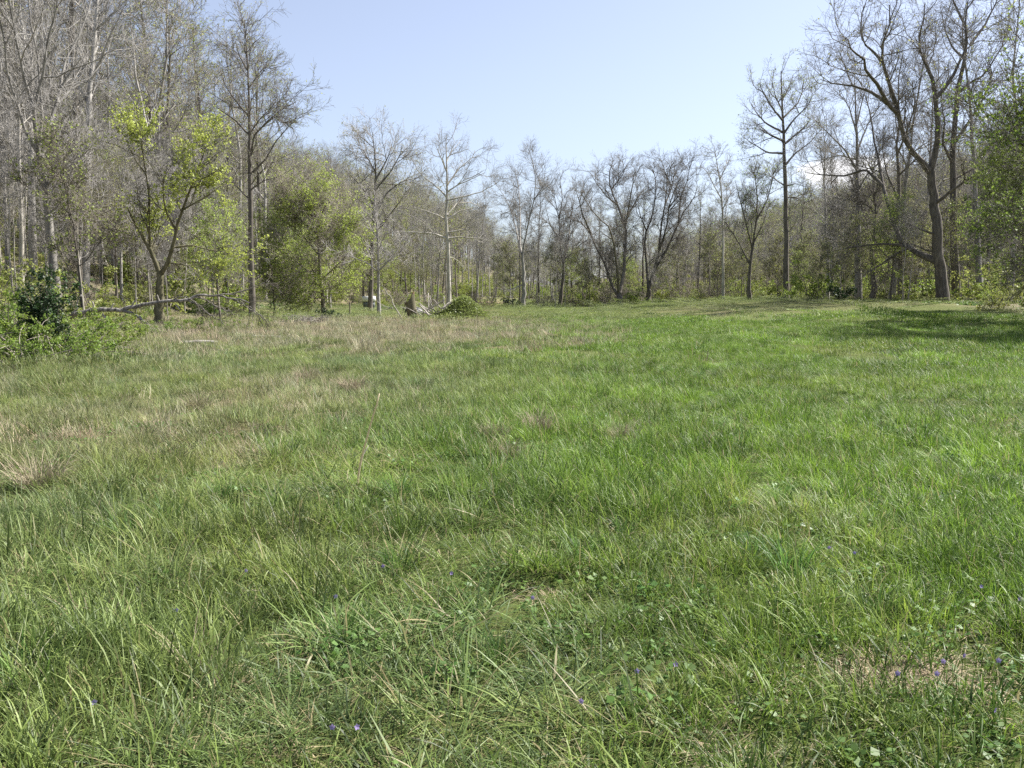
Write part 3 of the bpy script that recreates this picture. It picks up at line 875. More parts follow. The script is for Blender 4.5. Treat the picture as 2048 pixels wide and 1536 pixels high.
SHRUB = {
    'rose': shrub_parts(21, 1.7, 1.35, 16, 'leaf_rose', 9, .052, arch=.3, dens=1.7),
    'rose2': shrub_parts(22, 1.9, 1.1, 16, 'leaf_rose', 9, .052, arch=.35, dens=1.7),
    'olive': shrub_parts(23, 1.8, 1.8, 12, 'leaf_olive', 4, .09, arch=.15, dens=1.5),
    'green': shrub_parts(24, 1.8, 1.7, 12, 'leaf_mid', 5, .09, arch=.2, dens=1.5),
    'bare': shrub_parts(25, 1.8, 2.0, 16, None, 0, .05, twig='twig_brown', arch=.12, dens=2.2),
    'dark': shrub_parts(26, 1.7, 1.5, 16, 'leaf_dark', 9, .085, arch=.2, dens=1.5),
}
CEDAR = shrub_parts(27, 1.0, 2.0, 26, 'leaf_dark', 11, .06, arch=.0, twig='twig_dark', dens=1.5, amax=30)

# ------------------------------------------------------------------ filling the woods
taken = [(X_at(p, d), d) for p, d in ((1886, 80), (1573, 112), (1240, 126), (1296, 128), (897, 108), (740, 88), (757, 66), (1047, 119), (1120, 130), (1446, 122), (1500, 116), (1716, 98), (1747, 92), (113, 47), (43, 50), (66, 52), (504, 66), (318, 46), (648, 74))]


def free(x, y, r):
    return all((x - a) ** 2 + (y - b) ** 2 > r * r for a, b in taken)


MARKS = [(43, "the slender pale trunk"), (113, "the fanning grey tree"), (318, "the yellow-green maple"), (504, "the tall dark corner tree"), (648, "the bright green tree"),
         (740, "the white-topped box"), (897, "the pale sycamore"), (1047, "the grey forked tree"), (1120, "the slim leaning tree"), (1240, "the three-stemmed tree"),
         (1296, "the low-forking tree"), (1446, "the white-barked tree"), (1573, "the tall solitary tree"), (1716, "the straight bare tree"), (1886, "the huge tree"), (2040, "the right margin")]


def beside(px_):
    p, w_ = min(MARKS, key=lambda m_: abs(m_[0] - px_)); dx = px_ - p
    if w_ == "the right margin": return "near " + w_
    return ("behind " if abs(dx) < 22 else ("left of " if dx < 0 else "right of ")) + w_


def fill(rng, n, pxr, dr, kinds, label, name, group, smin, smax, spacing, cond, cat="tree"):
    c = 0; tries = 0
    kk = list(kinds)
    while c < n and tries < n * 60:
        tries += 1
        d = math.sqrt(rng.uniform(dr[0] ** 2, dr[1] ** 2)); px = rng.uniform(*pxr); x = X_at(px, d)
        if not cond(x, d) or not free(x, d, spacing): continue
        taken.append((x, d)); k = kk[int(rng.integers(len(kk)))]
        put_tree((KIND if k in KIND else SHRUB)[k], name, (x, d, float(gz(x, d)) - .05), (label(k) if callable(label) else label) + ", " + beside(px), cat, group(k) if callable(group) else group, rng.random() * 6.28, rng.uniform(smin, smax))
        c += 1
    return c


rw = np.random.default_rng(55)
in_left = lambda m: (lambda x, y: edge_l(y) - x > m)
LBL = {'tall': "tall bare tree in the left slope's wood", 'bud': "tall budding tree in the left wood",
       'mid': "middling understorey tree of the left wood", 'sap': "thin sapling in the left wood"}
GRP = {'tall': "tall bare trees on the left slope", 'bud': "budding trees on the left slope", 'mid': "understorey trees on the left slope", 'sap': "saplings on the left slope"}
key = lambda k: k[:-1]
fill(rw, 56, (-180, 560), (52, 125), ['tall1', 'tall2', 'tall3', 'tall1', 'tall3', 'bud1', 'bud2', 'bud1', 'bud2'], lambda k: LBL[key(k)], "wood_tree", lambda k: GRP[key(k)], .95, 1.32, 3.0, in_left(4))
fill(rw, 34, (-120, 640), (46, 110), ['mid1', 'mid2', 'mid2', 'mid3'], lambda k: LBL['mid'], "understorey_tree", GRP['mid'], .7, 1.15, 2.0, in_left(1.5))
fill(rw, 70, (-80, 600), (42, 85), ['sap1', 'sap3', 'sap1', 'sap2'], LBL['sap'], "sapling", GRP['sap'], .7, 1.3, .9, in_left(1.0))
# the strip of wood behind the bright tree and the sycamore
fill(rw, 16, (590, 900), (105, 165), ['tall3', 'mid1', 'mid2', 'bud1'], "bare tree in the wood at the valley's turn", "wood_tree", "trees behind the sycamore", .6, .95, 4.0, lambda x, y: True)
fill(rw, 10, (560, 880), (95, 150), ['mid2', 'mid3', 'sap2'], "young leafing tree at the valley's turn", "understorey_tree", "young trees behind the sycamore", .7, 1.0, 3.0, in_left(-9))
# the far treeline
fill(rw, 34, (930, 1640), (133, 172), ['tall1', 'tall3', 'mid1', 'tall2', 'mid1'], "bare tree in the far treeline", "treeline_tree", "bare trees of the far treeline", .55, .78, 4.2, lambda x, y: x > -2 or y > 150)
fill(rw, 22, (1130, 1640), (130, 160), ['mid3', 'mid2', 'bud2'], "low leafing tree in the far treeline", "treeline_tree", "leafing trees of the far treeline", .5, .8, 3.5, lambda x, y: x > 6)
fill(rw, 48, (960, 1640), (122, 150), ['sap1', 'sap2', 'sap3', 'sap2'], "thin sapling in the far treeline", "sapling", "saplings of the far treeline", .7, 1.25, 1.3, lambda x, y: y > 126 or x > 4)
# right-hand wood
right = lambda x, y: x > 24 + max(0, y - 50) * .12
fill(rw, 18, (1600, 2200), (95, 150), ['tall1', 'tall2', 'tall3', 'bud1'], "tall bare tree in the right wood", "wood_tree", "tall trees behind the huge tree", .7, .95, 4.5, right)
fill(rw, 22, (1590, 2150), (84, 135), ['mid1', 'mid2', 'mid3', 'mid2'], "middling tree in the right wood", "understorey_tree", "middling trees behind the huge tree", .65, 1.0, 3.0, right)
fill(rw, 34, (1590, 2100), (78, 120), ['sap1', 'sap2', 'sap2', 'sap3'], "thin sapling at the right wood's edge", "sapling", "saplings on the right", .7, 1.2, 1.2, right)

for px_, d_, k_, sc_, rz_, lab_ in ((1655, 104, 'tall3', .95, .3, "slender bare tree between the tall solitary tree and the straight bare tree"), (1782, 92, 'tall1', 1.12, 1.7, "tall slender bare tree whose twigs overlap the huge tree's left limb"),
                                 (1835, 100, 'tall3', 1.2, 4.0, "slim bare tree just left of the huge tree's trunk"),
                                 (1962, 84, 'tall1', 1.15, 5.1, "tall bare tree between the huge tree and the leafy tree at the margin"), (2015, 78, 'bud1', 1.15, .9, "tall budding tree behind the leafy tree at the right margin")):
    x_ = X_at(px_, d_); taken.append((x_, d_))
    put_tree(KIND[k_], "slender_tree", (x_, d_, float(gz(x_, d_)) - .05), lab_, "tree", None, rz_, sc_)
for px_, d_, sc_, lab_ in ((582, 84, 1.0, "yellow-green leafing tree half merged into the wood left of the bright green tree"), (548, 72, .7, "small leafing tree between the tall dark corner tree and the bright green tree"), (440, 52, .62, "small leafing tree right of the yellow-green maple")):
    x_ = X_at(px_, d_); taken.append((x_, d_))
    put_tree(KIND['mid3'], "leafing_tree", (x_, d_, float(gz(x_, d_)) - .05), lab_, "tree", None, px_, sc_)
# leafy trees at the right margin, partly out of the picture
leafy = forest_kind(31, 12, .2, 18, .16, 5.6, 'bark_dark', 'twig_dark', 'leaf_edge', 7, .095, dens=1.2, scale=1.0, ang=70, up=.01, filt=clump_filter(1.2, .56, 9, .12))
put_tree(leafy, "leafy_tree", (23.2, 38, float(gz(23.2, 38))), "dense green leafy tree hanging into the picture at the upper right", "tree", None, 1.2, 1.12)
put_tree(leafy, "leafy_tree", (29.5, 52, float(gz(29.5, 52))), "dark green leafy tree behind the one hanging in at the upper right", "tree", None, 3.9, .9)
put_tree(leafy, "leafy_tree", (34.5, 62, float(gz(34.5, 62))), "shaded leafy tree low at the right margin beside the huge tree", "tree", None, 5.2, .8)
tall_leafy = forest_kind(32, 20, .3, 16, .3, 5.0, 'bark_dark', 'twig_dark', 'leaf_mid', 4.5, .14, dens=.9, scale=1.0, ang=50, filt=clump_filter(1.4, .4, 10))
put_tree(tall_leafy, "budding_tree", (30.5, 49, float(gz(30.5, 49))), "tall leafing tree just outside the right margin whose top reaches in", "tree", None, .4, 1.0)
put_tree(tall_leafy, "budding_tree", (33.0, 41, float(gz(33, 41))), "tall leafing tree outside the right margin, shading the meadow", "tree", None, 2.4, 1.05)
put_tree(KIND['tall2'], "bare_tree", (38, 58, float(gz(38, 58))), "tall bare tree beyond the dense leafy tree at the right margin", "tree", None, 2.2, .95)

# ------------------------------------------------------------------ shrubs
def shrub(kind, px, d, s, label, name="bush", group=None, rz=None, cat="bush", parts=None):
    x = X_at(px, d); taken.append((x, d))
    return put_tree(parts or SHRUB[kind], name, (x, d, float(gz(x, d)) - .03), label, cat, group, rw.random() * 6.28 if rz is None else rz, s)


shrub('', 92, 23.0, .95, "dark green conical bush rising out of the hedge at the left", "evergreen_bush", parts=CEDAR)
HL = "leafy wild rose bush in the green hedge at the left margin"
for px, d, s in ((-60, 21.5, 1.1), (20, 20.8, 1.05), (90, 21.6, .95), (140, 23.0, .85), (-10, 24.5, 1.3), (60, 24.8, 1.1), (-120, 24, 1.3), (150, 25.5, .7), (30, 27.5, 1.5), (-70, 28, 1.6), (110, 28, 1.1)):
    shrub('rose' if rw.random() < .55 else 'rose2', px, d, s, HL, "rose_bush", "rose bushes of the left hedge")
for px, d, s in ((200, 27.5, .55), (240, 30, .6), (285, 33, .6), (180, 31, .8), (330, 36, .6), (395, 37, .55), (255, 35, .7), (450, 40, .6), (215, 36, .8), (360, 41, .7), (520, 44, .6), (580, 50, .7)):
    shrub('rose2', px, d, s, "low leafy bramble between the left hedge and the brush pile", "bramble_bush", "brambles along the wood's foot")
shrub('dark', 1686, 88, 1.25, "dark evergreen bush at the far edge below the straight bare tree", "evergreen_bush")
shrub('dark', 1018, 121, 1.1, "dark rounded bush beside the grey forked tree at the far edge", "evergreen_bush")
shrub('green', 1050, 124, .8, "lighter green bush behind the grey forked tree", "bush")
shrub('green', 1640, 96, 2.3, "tall loose green bush right of the tall solitary tree", "bush")
shrub('green', 1590, 108, 1.2, "green bush at the foot of the tall solitary tree", "bush")
shrub('dark', 652, 60, .7, "small dark bush beside the pile of grey brush", "bush")
UL = {'olive': "olive leafing bush", 'green': "green leafing bush", 'bare': "brown twiggy bush", 'rose': "low green bramble"}
def under(n, pxr, dr, kinds, where, cond, s0=.6, s1=1.3, sp=.9):
    fill(rw, n, pxr, dr, kinds, lambda k: UL[k] + " " + where, "undergrowth_bush", lambda k: k + " bushes " + where, s0, s1, sp, cond, "bush")
under(60, (-100, 640), (34, 78), ['bare', 'bare', 'olive', 'green', 'rose'], "in the left wood", in_left(.5), .6, 1.4)
under(46, (1060, 1640), (124, 145), ['olive', 'bare', 'green', 'olive'], "in the far treeline", lambda x, y: x > 3, .8, 1.6, 1.6)
under(44, (1580, 2120), (70, 115), ['olive', 'green', 'bare', 'olive'], "in the right wood", lambda x, y: right(x, y) and (y > 84 or x > 43), .7, 1.4, 1.4)
under(14, (1950, 2200), (60, 82), ['green', 'green', 'olive'], "at the right margin", lambda x, y: x > 25 + (y - 40) * .12, .7, 1.2, 1.4)
under(34, (1070, 1900), (84, 132), ['rose', 'rose', 'olive'], "at the meadow's far edge", lambda x, y: abs(wood_mask(np.array([x]), np.array([y]))[0] - .4) < .38, .35, .8, 1.0)
under(26, (600, 1010), (112, 160), ['green', 'olive', 'bare'], "behind the sycamore", lambda x, y: True, .8, 1.6, 2.0)

# ------------------------------------------------------------------ scattering by geometry nodes (uncountable stuff only)
def scatter(name, pos, rot, scl, idx, tint, sources, label):
    """sources: meshes; one instance per point"""
    col = bpy.data.collections.new(name + "_sources")
    for i, m_ in enumerate(sources):
        col.objects.link(bpy.data.objects.new("%s_source_%03d" % (name, i), m_))
    me = bpy.data.meshes.new(name); n = len(pos)
    me.vertices.add(n); me.vertices.foreach_set("co", np.ascontiguousarray(pos, np.float32).ravel())
    a = me.attributes.new("rot", 'FLOAT_VECTOR', 'POINT'); a.data.foreach_set("vector", np.ascontiguousarray(rot, np.float32).ravel())
    scl = np.asarray(scl, np.float32)
    if scl.ndim == 1: scl = np.repeat(scl[:, None], 3, 1)
    a = me.attributes.new("scl", 'FLOAT_VECTOR', 'POINT'); a.data.foreach_set("vector", np.ascontiguousarray(scl).ravel())
    a = me.attributes.new("pick", 'INT', 'POINT'); a.data.foreach_set("value", np.ascontiguousarray(idx, np.int32))
    a = me.attributes.new("tint", 'FLOAT_COLOR', 'POINT')
    t4 = np.concatenate([np.asarray(tint, np.float32), np.ones((n, 1), np.float32)], 1); a.data.foreach_set("color", np.ascontiguousarray(t4).ravel())
    o = obj(name, me)
    ng = bpy.data.node_groups.new(name + "_scatter", 'GeometryNodeTree')
    ng.interface.new_socket("Geometry", in_out='INPUT', socket_type='NodeSocketGeometry')
    ng.interface.new_socket("Geometry", in_out='OUTPUT', socket_type='NodeSocketGeometry')
    N, L = ng.nodes, ng.links
    gi = N.new("NodeGroupInput"); go = N.new("NodeGroupOutput"); ip = N.new("GeometryNodeInstanceOnPoints"); ci = N.new("GeometryNodeCollectionInfo")
    ci.inputs["Collection"].default_value = col; ci.inputs["Separate Children"].default_value = True; ci.inputs["Reset Children"].default_value = True
    ip.inputs["Pick Instance"].default_value = True

    def na(nm, t):
        x = N.new("GeometryNodeInputNamedAttribute"); x.data_type = t; x.inputs["Name"].default_value = nm; return x.outputs["Attribute"]
    e2r = N.new("FunctionNodeEulerToRotation")
    L.new(na("rot", 'FLOAT_VECTOR'), e2r.inputs[0]); L.new(e2r.outputs[0], ip.inputs["Rotation"])
    L.new(na("scl", 'FLOAT_VECTOR'), ip.inputs["Scale"]); L.new(na("pick", 'INT'), ip.inputs["Instance Index"])
    L.new(gi.outputs[0], ip.inputs["Points"]); L.new(ci.outputs[0], ip.inputs["Instance"]); L.new(ip.outputs[0], go.inputs[0])
    md = o.modifiers.new("scatter", 'NODES'); md.node_group = ng
    return tag(o, label, kind="stuff")


# far wooded hillsides: a mass nobody could count
def one_mesh(parts, name):
    Vs, Qs, mi, mats, bv = [], [], [], [], []; off = 0
    for i, (k, me) in enumerate(parts.items()):
        n = len(me.vertices); v = np.empty(n * 3, np.float32); me.vertices.foreach_get("co", v)
        q = np.empty(len(me.loops), np.int32); me.loops.foreach_get("vertex_index", q)
        Vs.append(v.reshape(-1, 3)); Qs.append(q.reshape(-1, 4) + off); mi.append(np.full(len(q) // 4, i)); mats.append(me.materials[0]); off += n
        b = np.full(n, .5, np.float32)
        if "bv" in me.attributes: me.attributes["bv"].data.foreach_get("value", b)
        bv.append(b)
    return quad_mesh(name, np.concatenate(Vs), np.concatenate(Qs), mats, np.concatenate(mi), {"bv": ('FLOAT', np.concatenate(bv))})


far_src = [one_mesh(forest_kind(41, 19, .2, 10, .35, 5.0, 'bark_grey', 'twig_grey', dens=.62, scale=1.2, sides=5), "far_tree"),
           one_mesh(forest_kind(42, 18, .2, 10, .35, 5.0, 'bark_grey', 'twig_brown', 'leaf_bud', .9, .2, dens=.62, scale=1.2, sides=5), "far_tree"),
           one_mesh(forest_kind(43, 17, .2, 10, .3, 5.0, 'bark_dark', 'twig_brown', 'leaf_olive', 1.0, .22, dens=.62, scale=1.2, sides=5), "far_tree"),
           one_mesh(forest_kind(44, 16, .2, 10, .3, 5.0, 'bark_dark', 'twig_brown', 'leaf_spring', .9, .2, dens=.62, scale=1.2, sides=5), "far_tree")]
rf = np.random.default_rng(77)
px = rf.uniform(-350, 2400, 9000); dd = np.sqrt(rf.uniform(110 ** 2, 430 ** 2, 9000)); xx = (px - 1024) / F_PX * dd
hl = (edge_l(dd) - xx > 6) & ((dd > 125) | (xx < -48)); hr = (xx - edge_r(dd) > 3) & (dd > 135)
mid = (dd > 172) & (dd < 240) & (rf.random(len(dd)) < .75)
keep = hl | hr | mid
xx, dd = xx[keep], dd[keep]
cell = {}; sel = []
for i, (x, y) in enumerate(zip(xx, dd)):
    c = (int(x // 5.0), int(y // 5.0))
    if c in cell: continue
    cell[c] = 1; sel.append(i)
xx, dd = xx[sel], dd[sel]; n = len(xx)
pick = rf.choice(4, n, p=[.3, .36, .22, .12])
scl = rf.uniform(.75, 1.12, n) * np.where((xx > -8) & (xx < 60), .68, 1)
scatter("wooded_hillside_forest", np.stack([xx, dd, gz(xx, dd) - .2], -1), np.stack([0 * xx, 0 * xx, rf.random(n) * 6.28], -1), scl, pick, np.ones((n, 3)), far_src,
        "mass of bare and budding trees covering the far hillsides")

# tangled undergrowth deeper in the woods, too thick to pick apart
und_src = [one_mesh(SHRUB[k_], "thicket") for k_ in ('bare', 'olive', 'bare', 'green')]
px = rf.uniform(-250, 2300, 5200); dd = np.sqrt(rf.uniform(60 ** 2, 260 ** 2, 5200)); xx = (px - 1024) / F_PX * dd
k = (rf.random(5200) < wood_mask(xx, dd) * np.where(dd < 110, .25, .55)) & ~((np.abs(xx + 3) < 5) & (dd < 165))
xx, dd = xx[k], dd[k]; n = len(xx)
scatter("woodland_undergrowth", np.stack([xx, dd, gz(xx, dd) - .1], -1), np.stack([0 * xx, 0 * xx, rf.random(n) * 6.28], -1), rf.uniform(.9, 2.3, n), rf.choice(4, n, p=[.16, .4, .09, .35]), np.ones((n, 3)), und_src,
        "tangled leafing thicket filling the floor of the woods")

# ------------------------------------------------------------------ grass
def blades(rng, p, az, L, th, cv, ww, mat, bv, straw_p, K):
    n = len(p)
    d2 = np.stack([np.cos(az), np.sin(az), 0 * az], -1); side = np.stack([-np.sin(az), np.cos(az), 0 * az], -1)
    tw = rng.normal(size=n) * .7
    wid = np.array([.75, 1.0, .85, .55, .06]) if K == 5 else np.array([.8, 1, .6, .06])
    rows = []
    up = np.array([0, 0, 1.0])
    for k in range(K):
        t = th + cv * (k / (K - 1)) ** 1.6
        nrm = d2 * np.cos(t)[:, None] - up * np.sin(t)[:, None]
        s = norm(side * np.cos(tw * (k / K))[:, None] + nrm * np.sin(tw * (k / K))[:, None])
        rows.append(np.stack([p - s * (ww * wid[k] / 2)[:, None], p + s * (ww * wid[k] / 2)[:, None]], 1))
        p = p + (d2 * np.sin(t)[:, None] + up * np.cos(t)[:, None]) * (L / (K - 1))[:, None]
        p[:, 2] = np.maximum(p[:, 2], .004)
    V = np.stack(rows, 1).reshape(-1, 3)                # n,K,2,3
    b = (np.arange(n)[:, None] * K + np.arange(K - 1)[None]) * 2
    Q = np.stack([b, b + 1, b + 3, b + 2], -1).reshape(-1, 4)
    st = np.repeat((rng.random(n) < straw_p) * rng.uniform(.6, 1, n), K * 2)
    return quad_mesh("tuft", V, Q, mat, attrs={"bv": ('FLOAT', np.repeat(bv, K * 2)), "straw": ('FLOAT', st)}, smooth_shade=False)


def tuft(seed, n, r, lmin, lmax, lean, curv, w, mat, straw_p=.06, K=5):
    rng = np.random.default_rng(seed)
    rr = r * np.sqrt(rng.random(n)); a0 = rng.random(n) * 6.283
    p = np.stack([rr * np.cos(a0), rr * np.sin(a0), np.full(n, -.01)], -1)
    return blades(rng, p, a0 + rng.normal(size=n) * .9, rng.uniform(lmin, lmax, n) * (1 - .35 * rr / max(r, 1e-6) * rng.random(n)),
                  np.abs(rng.normal(lean, .22, n)), np.abs(rng.normal(curv, .45, n)), w * rng.uniform(.6, 1.35, n), mat, rng.random(n), straw_p, K)


def rosette(seed, n, r, size):
    rng = np.random.default_rng(seed)
    rr = r * np.sqrt(rng.random(n)); a0 = rng.random(n) * 6.283
    P = np.stack([rr * np.cos(a0), rr * np.sin(a0), rng.uniform(.015, .07, n)], -1)
    V, Q, bv = leaf_quads(rng, P, size, 0, 2.2, .55)
    return quad_mesh("rosette", V, Q, M['clover'], attrs={"bv": ('FLOAT', bv)}, smooth_shade=False)


def patch(seed, n, r, lmin, lmax, lean, curv, w, clumps, straw_p=.06, K=5):
    """a piece of sward: blades gathered loosely in clumps, leaning every way"""
    rng = np.random.default_rng(seed)
    cc = r * np.sqrt(rng.random(clumps)); ca = rng.random(clumps) * 6.283; ctr = np.stack([cc * np.cos(ca), cc * np.sin(ca)], -1)
    which = rng.integers(0, clumps, n); loose = rng.random(n) < .38
    off = rng.normal(size=(n, 2)) * np.minimum(r * .13, .05 + r * .04)
    rr = r * np.sqrt(rng.random(n)); ra = rng.random(n) * 6.283
    xy = np.where(loose[:, None], np.stack([rr * np.cos(ra), rr * np.sin(ra)], -1), ctr[which] + off)
    az = np.where(loose, rng.random(n) * 6.283, np.arctan2(off[:, 1], off[:, 0]) + rng.normal(size=n) * .8)
    lsc = np.where(loose, 1.0, rng.uniform(.6, 1.65, clumps)[which])
    return blades(rng, np.c_[xy, np.full(n, -.015)], az, rng.uniform(lmin, lmax, n) * lsc, np.abs(rng.normal(lean, .28, n)), np.abs(rng.normal(curv, .5, n)),
                  w * np.where(rng.random(n) < .05, 1.8, rng.uniform(.5, 1.4, n)), M['grass'], np.where(loose, rng.random(n), np.clip(rng.random(clumps)[which] + rng.normal(size=n) * .18, 0, 1)), straw_p, K)


GRASS = [patch(200 + i, 1900, .6, .045, .15, .6, 1.1, .0048, 24) for i in range(6)]                # short
GRASS += [patch(220 + i, 1800, .58, .075, .235, .5, 1.1, .0052, 20) for i in range(6)]               # tall
GRASS += [patch(240 + i, 1650, .6, .08, .25, 1.1, .7, .005, 18, .16) for i in range(4)]            # lodged
GRASS += [patch(260 + i, 2300, .92, .06, .21, .6, 1.0, .0052, 30, .09, 4) for i in range(6)]       # 9 to 22 m
GRASS += [patch(280 + i, 3200, 1.75, .06, .19, .6, .9, .0085, 50, .07, 4) for i in range(4)]       # to 52 m
GRASS += [patch(290 + i, 4200, 4.1, .06, .17, .6, .9, .02, 80, .05, 4) for i in range(4)]          # beyond
GRASS += [patch(310 + i, 420, .3, .06, .22, .55, 1.0, .0052, 6, .09, 4) for i in range(6)]          # along the wheel tracks
S_SMALL = range(30, 36)
S_SHORT, S_TALL, S_LODGE, S_MID, S_MID2, S_FAR = range(0, 6), range(6, 12), range(12, 16), range(16, 22), range(22, 26), range(26, 30)

rg = np.random.default_rng(99)


def cone_points(n, d0, d1, half=36):
    d = np.sqrt(rg.uniform(d0 * d0, d1 * d1, n)); a = np.radians(rg.uniform(-half, half, n))
    return np.stack([d * np.sin(a), d * np.cos(a)], -1)


def grid_points(cell, d0, d1):
    g = np.arange(-d1, d1, cell); h = np.arange(max(0, d0 * .6), d1, cell)
    X, Y = np.meshgrid(g, h); X = X + rg.uniform(-.45, .45, X.shape) * cell; Y = Y + rg.uniform(-.45, .45, Y.shape) * cell
    D = np.hypot(X, Y); k = (D >= d0) & (D < d1) & (np.abs(X) < Y * .61 + 1.3)
    return np.stack([X[k], Y[k]], -1)


def sward_colour(x, y, n):
    """lush saturated green to the right, greyer and yellower to the left and in the straw"""
    lush = smooth(-5, 3, x + (fnoise(x, y, 5, 61) - .5) * 7)
    a = np.array([.145, .193, .06]); b = np.array([.106, .187, .023])
    c = a + (b - a) * lush[:, None]
    h = fnoise(x, y, 2.3, 62)[:, None]
    c = c * (.75 + .55 * h)
    blue = smooth(.55, .75, fnoise(x, y, 1.1, 63))[:, None] * (1 - lush[:, None] * .6)
    c = c * (1 - blue * .7) + blue * .7 * np.array([.095, .15, .065])
    yel = smooth(.55, .8, fnoise(x, y, 1.7, 64))[:, None]
    c = c * (1 - yel * .6) + yel * .6 * np.array([.17, .215, .045])
    mown = (smooth(56, 66, y) * smooth(-14, -4, x))[:, None]
    c = c * (1 - mown * .7) + mown * .7 * np.array([.15, .18, .06])
    k = dry_mask(x, y)[:, None] * .42
    c = c * (1 - k) + k * np.array([.225, .21, .115])
    return c * rg.uniform(.84, 1.18, (n, 1))


LANES = (.8, 2.75)


def lane_dist(x, y):
    return np.minimum(np.abs(x - (LANES[0] + .165 * y + .25 * np.sin(y * .35))), np.abs(x - (LANES[1] + .165 * y + .25 * np.sin(y * .35))))


def in_tracks(x, y, grow_=0.):
    return (lane_dist(x, y) < .75 + grow_) & (y > 5.5) & (y < 36)


def meadow(pts, pools, hmul=1.0, tracks=None):
    x, y = pts[:, 0], pts[:, 1]
    if tracks is not None:
        k_ = in_tracks(x, y, .12 if tracks else -.12) == tracks; x, y = x[k_], y[k_]
    ok = rg.random(len(x)) > wood_mask(x, y) * .96
    ok &= ((x - 1.62) / .42) ** 2 + ((y - 3.78) / .3) ** 2 > 1                                        # bare straw scrape
    x, y = x[ok], y[ok]; n = len(x)
    h = fnoise(x, y, 1.5, 71); h2 = fnoise(x, y, .7, 72)
    cls = np.where(h > .54, 1, np.where((h2 > .52), 2, 0))
    pick = np.zeros(n, int)
    for c, pool in enumerate(pools):
        m_ = cls == c; pick[m_] = rg.choice(list(pool), m_.sum())
    # worn, shorter track running up the right side, and lower growth beyond
    trk = smooth(.42, .2, lane_dist(x, y)) * smooth(5.5, 7.5, y) * smooth(36, 30, y) * (.55 + .6 * fnoise(x, y, 2.0, 91))
    hs = (.6 + .8 * h) * (1 - .82 * np.clip(trk, 0, 1)) * (1 - .45 * smooth(55, 68, y)) * hmul
    s = rg.uniform(.85, 1.15, n)
    S = np.stack([s, s, s * hs], -1)
    rot = np.stack([rg.normal(size=n) * .08, rg.normal(size=n) * .08, rg.random(n) * 6.28], -1)
    return np.stack([x, y, gz(x, y)], -1), rot, S, pick, sward_colour(x, y, n)


bits = [meadow(grid_points(.64, 2.2, 9.3), (S_SHORT, S_TALL, S_LODGE), 1.0, False), meadow(grid_points(.33, 5, 37), (S_SMALL, S_SMALL, S_SMALL), 1.0, True),
        meadow(grid_points(1.0, 9, 22.6), (S_MID, S_MID, S_MID), 1.0, False),
        meadow(grid_points(1.95, 22, 54), (S_MID2, S_MID2, S_MID2), 1.0, False),
        meadow(grid_points(4.5, 52, 140), (S_FAR, S_FAR, S_FAR))]
P_, R_, S_, I_, T_ = [np.concatenate(c) for c in zip(*bits)]
scatter("meadow_grass", P_, R_, S_, I_, T_, GRASS, "uneven green spring grass covering the meadow")

# coarse dark tufts that stand out of the sward
ctuft = [tuft(300 + i, 85, .09, .18, .38, .45, .9, .0065, M['grass'], .03) for i in range(3)]
ct = [(1300, 930), (560, 1030), (800, 1150), (440, 1010), (1100, 1000), (900, 960), (1480, 800), (1450, 890), (1900, 900), (1960, 980), (690, 1290), (1520, 1130), (250, 1080), (1180, 760), (1750, 1250), (1250, 1080), (60, 1400), (1000, 1330)]
cp = []
for px_, py_ in ct:
    a = (py_ - 768) / F_PX; d_ = CAM_H * (CP - a * SP) / (SP + a * CP); cp.append((X_at(px_, d_, py_), d_))
for i in range(60):
    p_ = cone_points(1, 4, 24, 33)[0]; cp.append((p_[0], p_[1]))
cp = np.array(cp); n = len(cp)
tc_ = np.array([.06, .13, .03]) * rg.uniform(.7, 1.5, (n, 1)) + np.array([.02, .02, .0]) * rg.random((n, 1))
scatter("coarse_grass_tufts", np.c_[cp, gz(cp[:, 0], cp[:, 1])], np.stack([0 * cp[:, 0], 0 * cp[:, 0], rg.random(n) * 6.28], -1), rg.uniform(.6, 1.0, n), rg.integers(0, 3, n), tc_, ctuft,
        "coarse darker tufts of grass standing out of the sward")

# last year's straw: fine dry stalks in the band before the mound, at the left and in patches
STRAW = [tuft(320 + i, 34, .16, .12, .34, .6, .6, .0042, M['straw'], 0, 4) for i in range(4)]
STRAW += [tuft(330 + i, 60, .34, .22, .55, .45, .5, .0085, M['straw'], 0, 4) for i in range(4)]
pa = cone_points(7000, 3, 22); pb = cone_points(15000, 22, 66)
pts = np.concatenate([pa, pb]); dk = dry_mask(pts[:, 0], pts[:, 1]); near = np.arange(len(pts)) < len(pa)
k = rg.random(len(pts)) < np.where(near, dk * .8, dk * .75); k &= rg.random(len(pts)) > wood_mask(pts[:, 0], pts[:, 1]) * .7
pts, near = pts[k], near[k]; n = len(pts)
tint = np.array([.33, .3, .205]) * rg.uniform(.7, 1.3, (n, 1)) + np.array([.02, -.01, -.0]) * rg.normal(size=(n, 1))
scatter("dry_grass", np.c_[pts, gz(pts[:, 0], pts[:, 1])], np.stack([rg.normal(size=n) * .2, rg.normal(size=n) * .2, rg.random(n) * 6.28], -1), rg.uniform(.6, 1.15, n),
        np.where(near, rg.integers(0, 4, n), rg.integers(4, 8, n)), tint, STRAW, "dry straw-coloured grass left from last year")

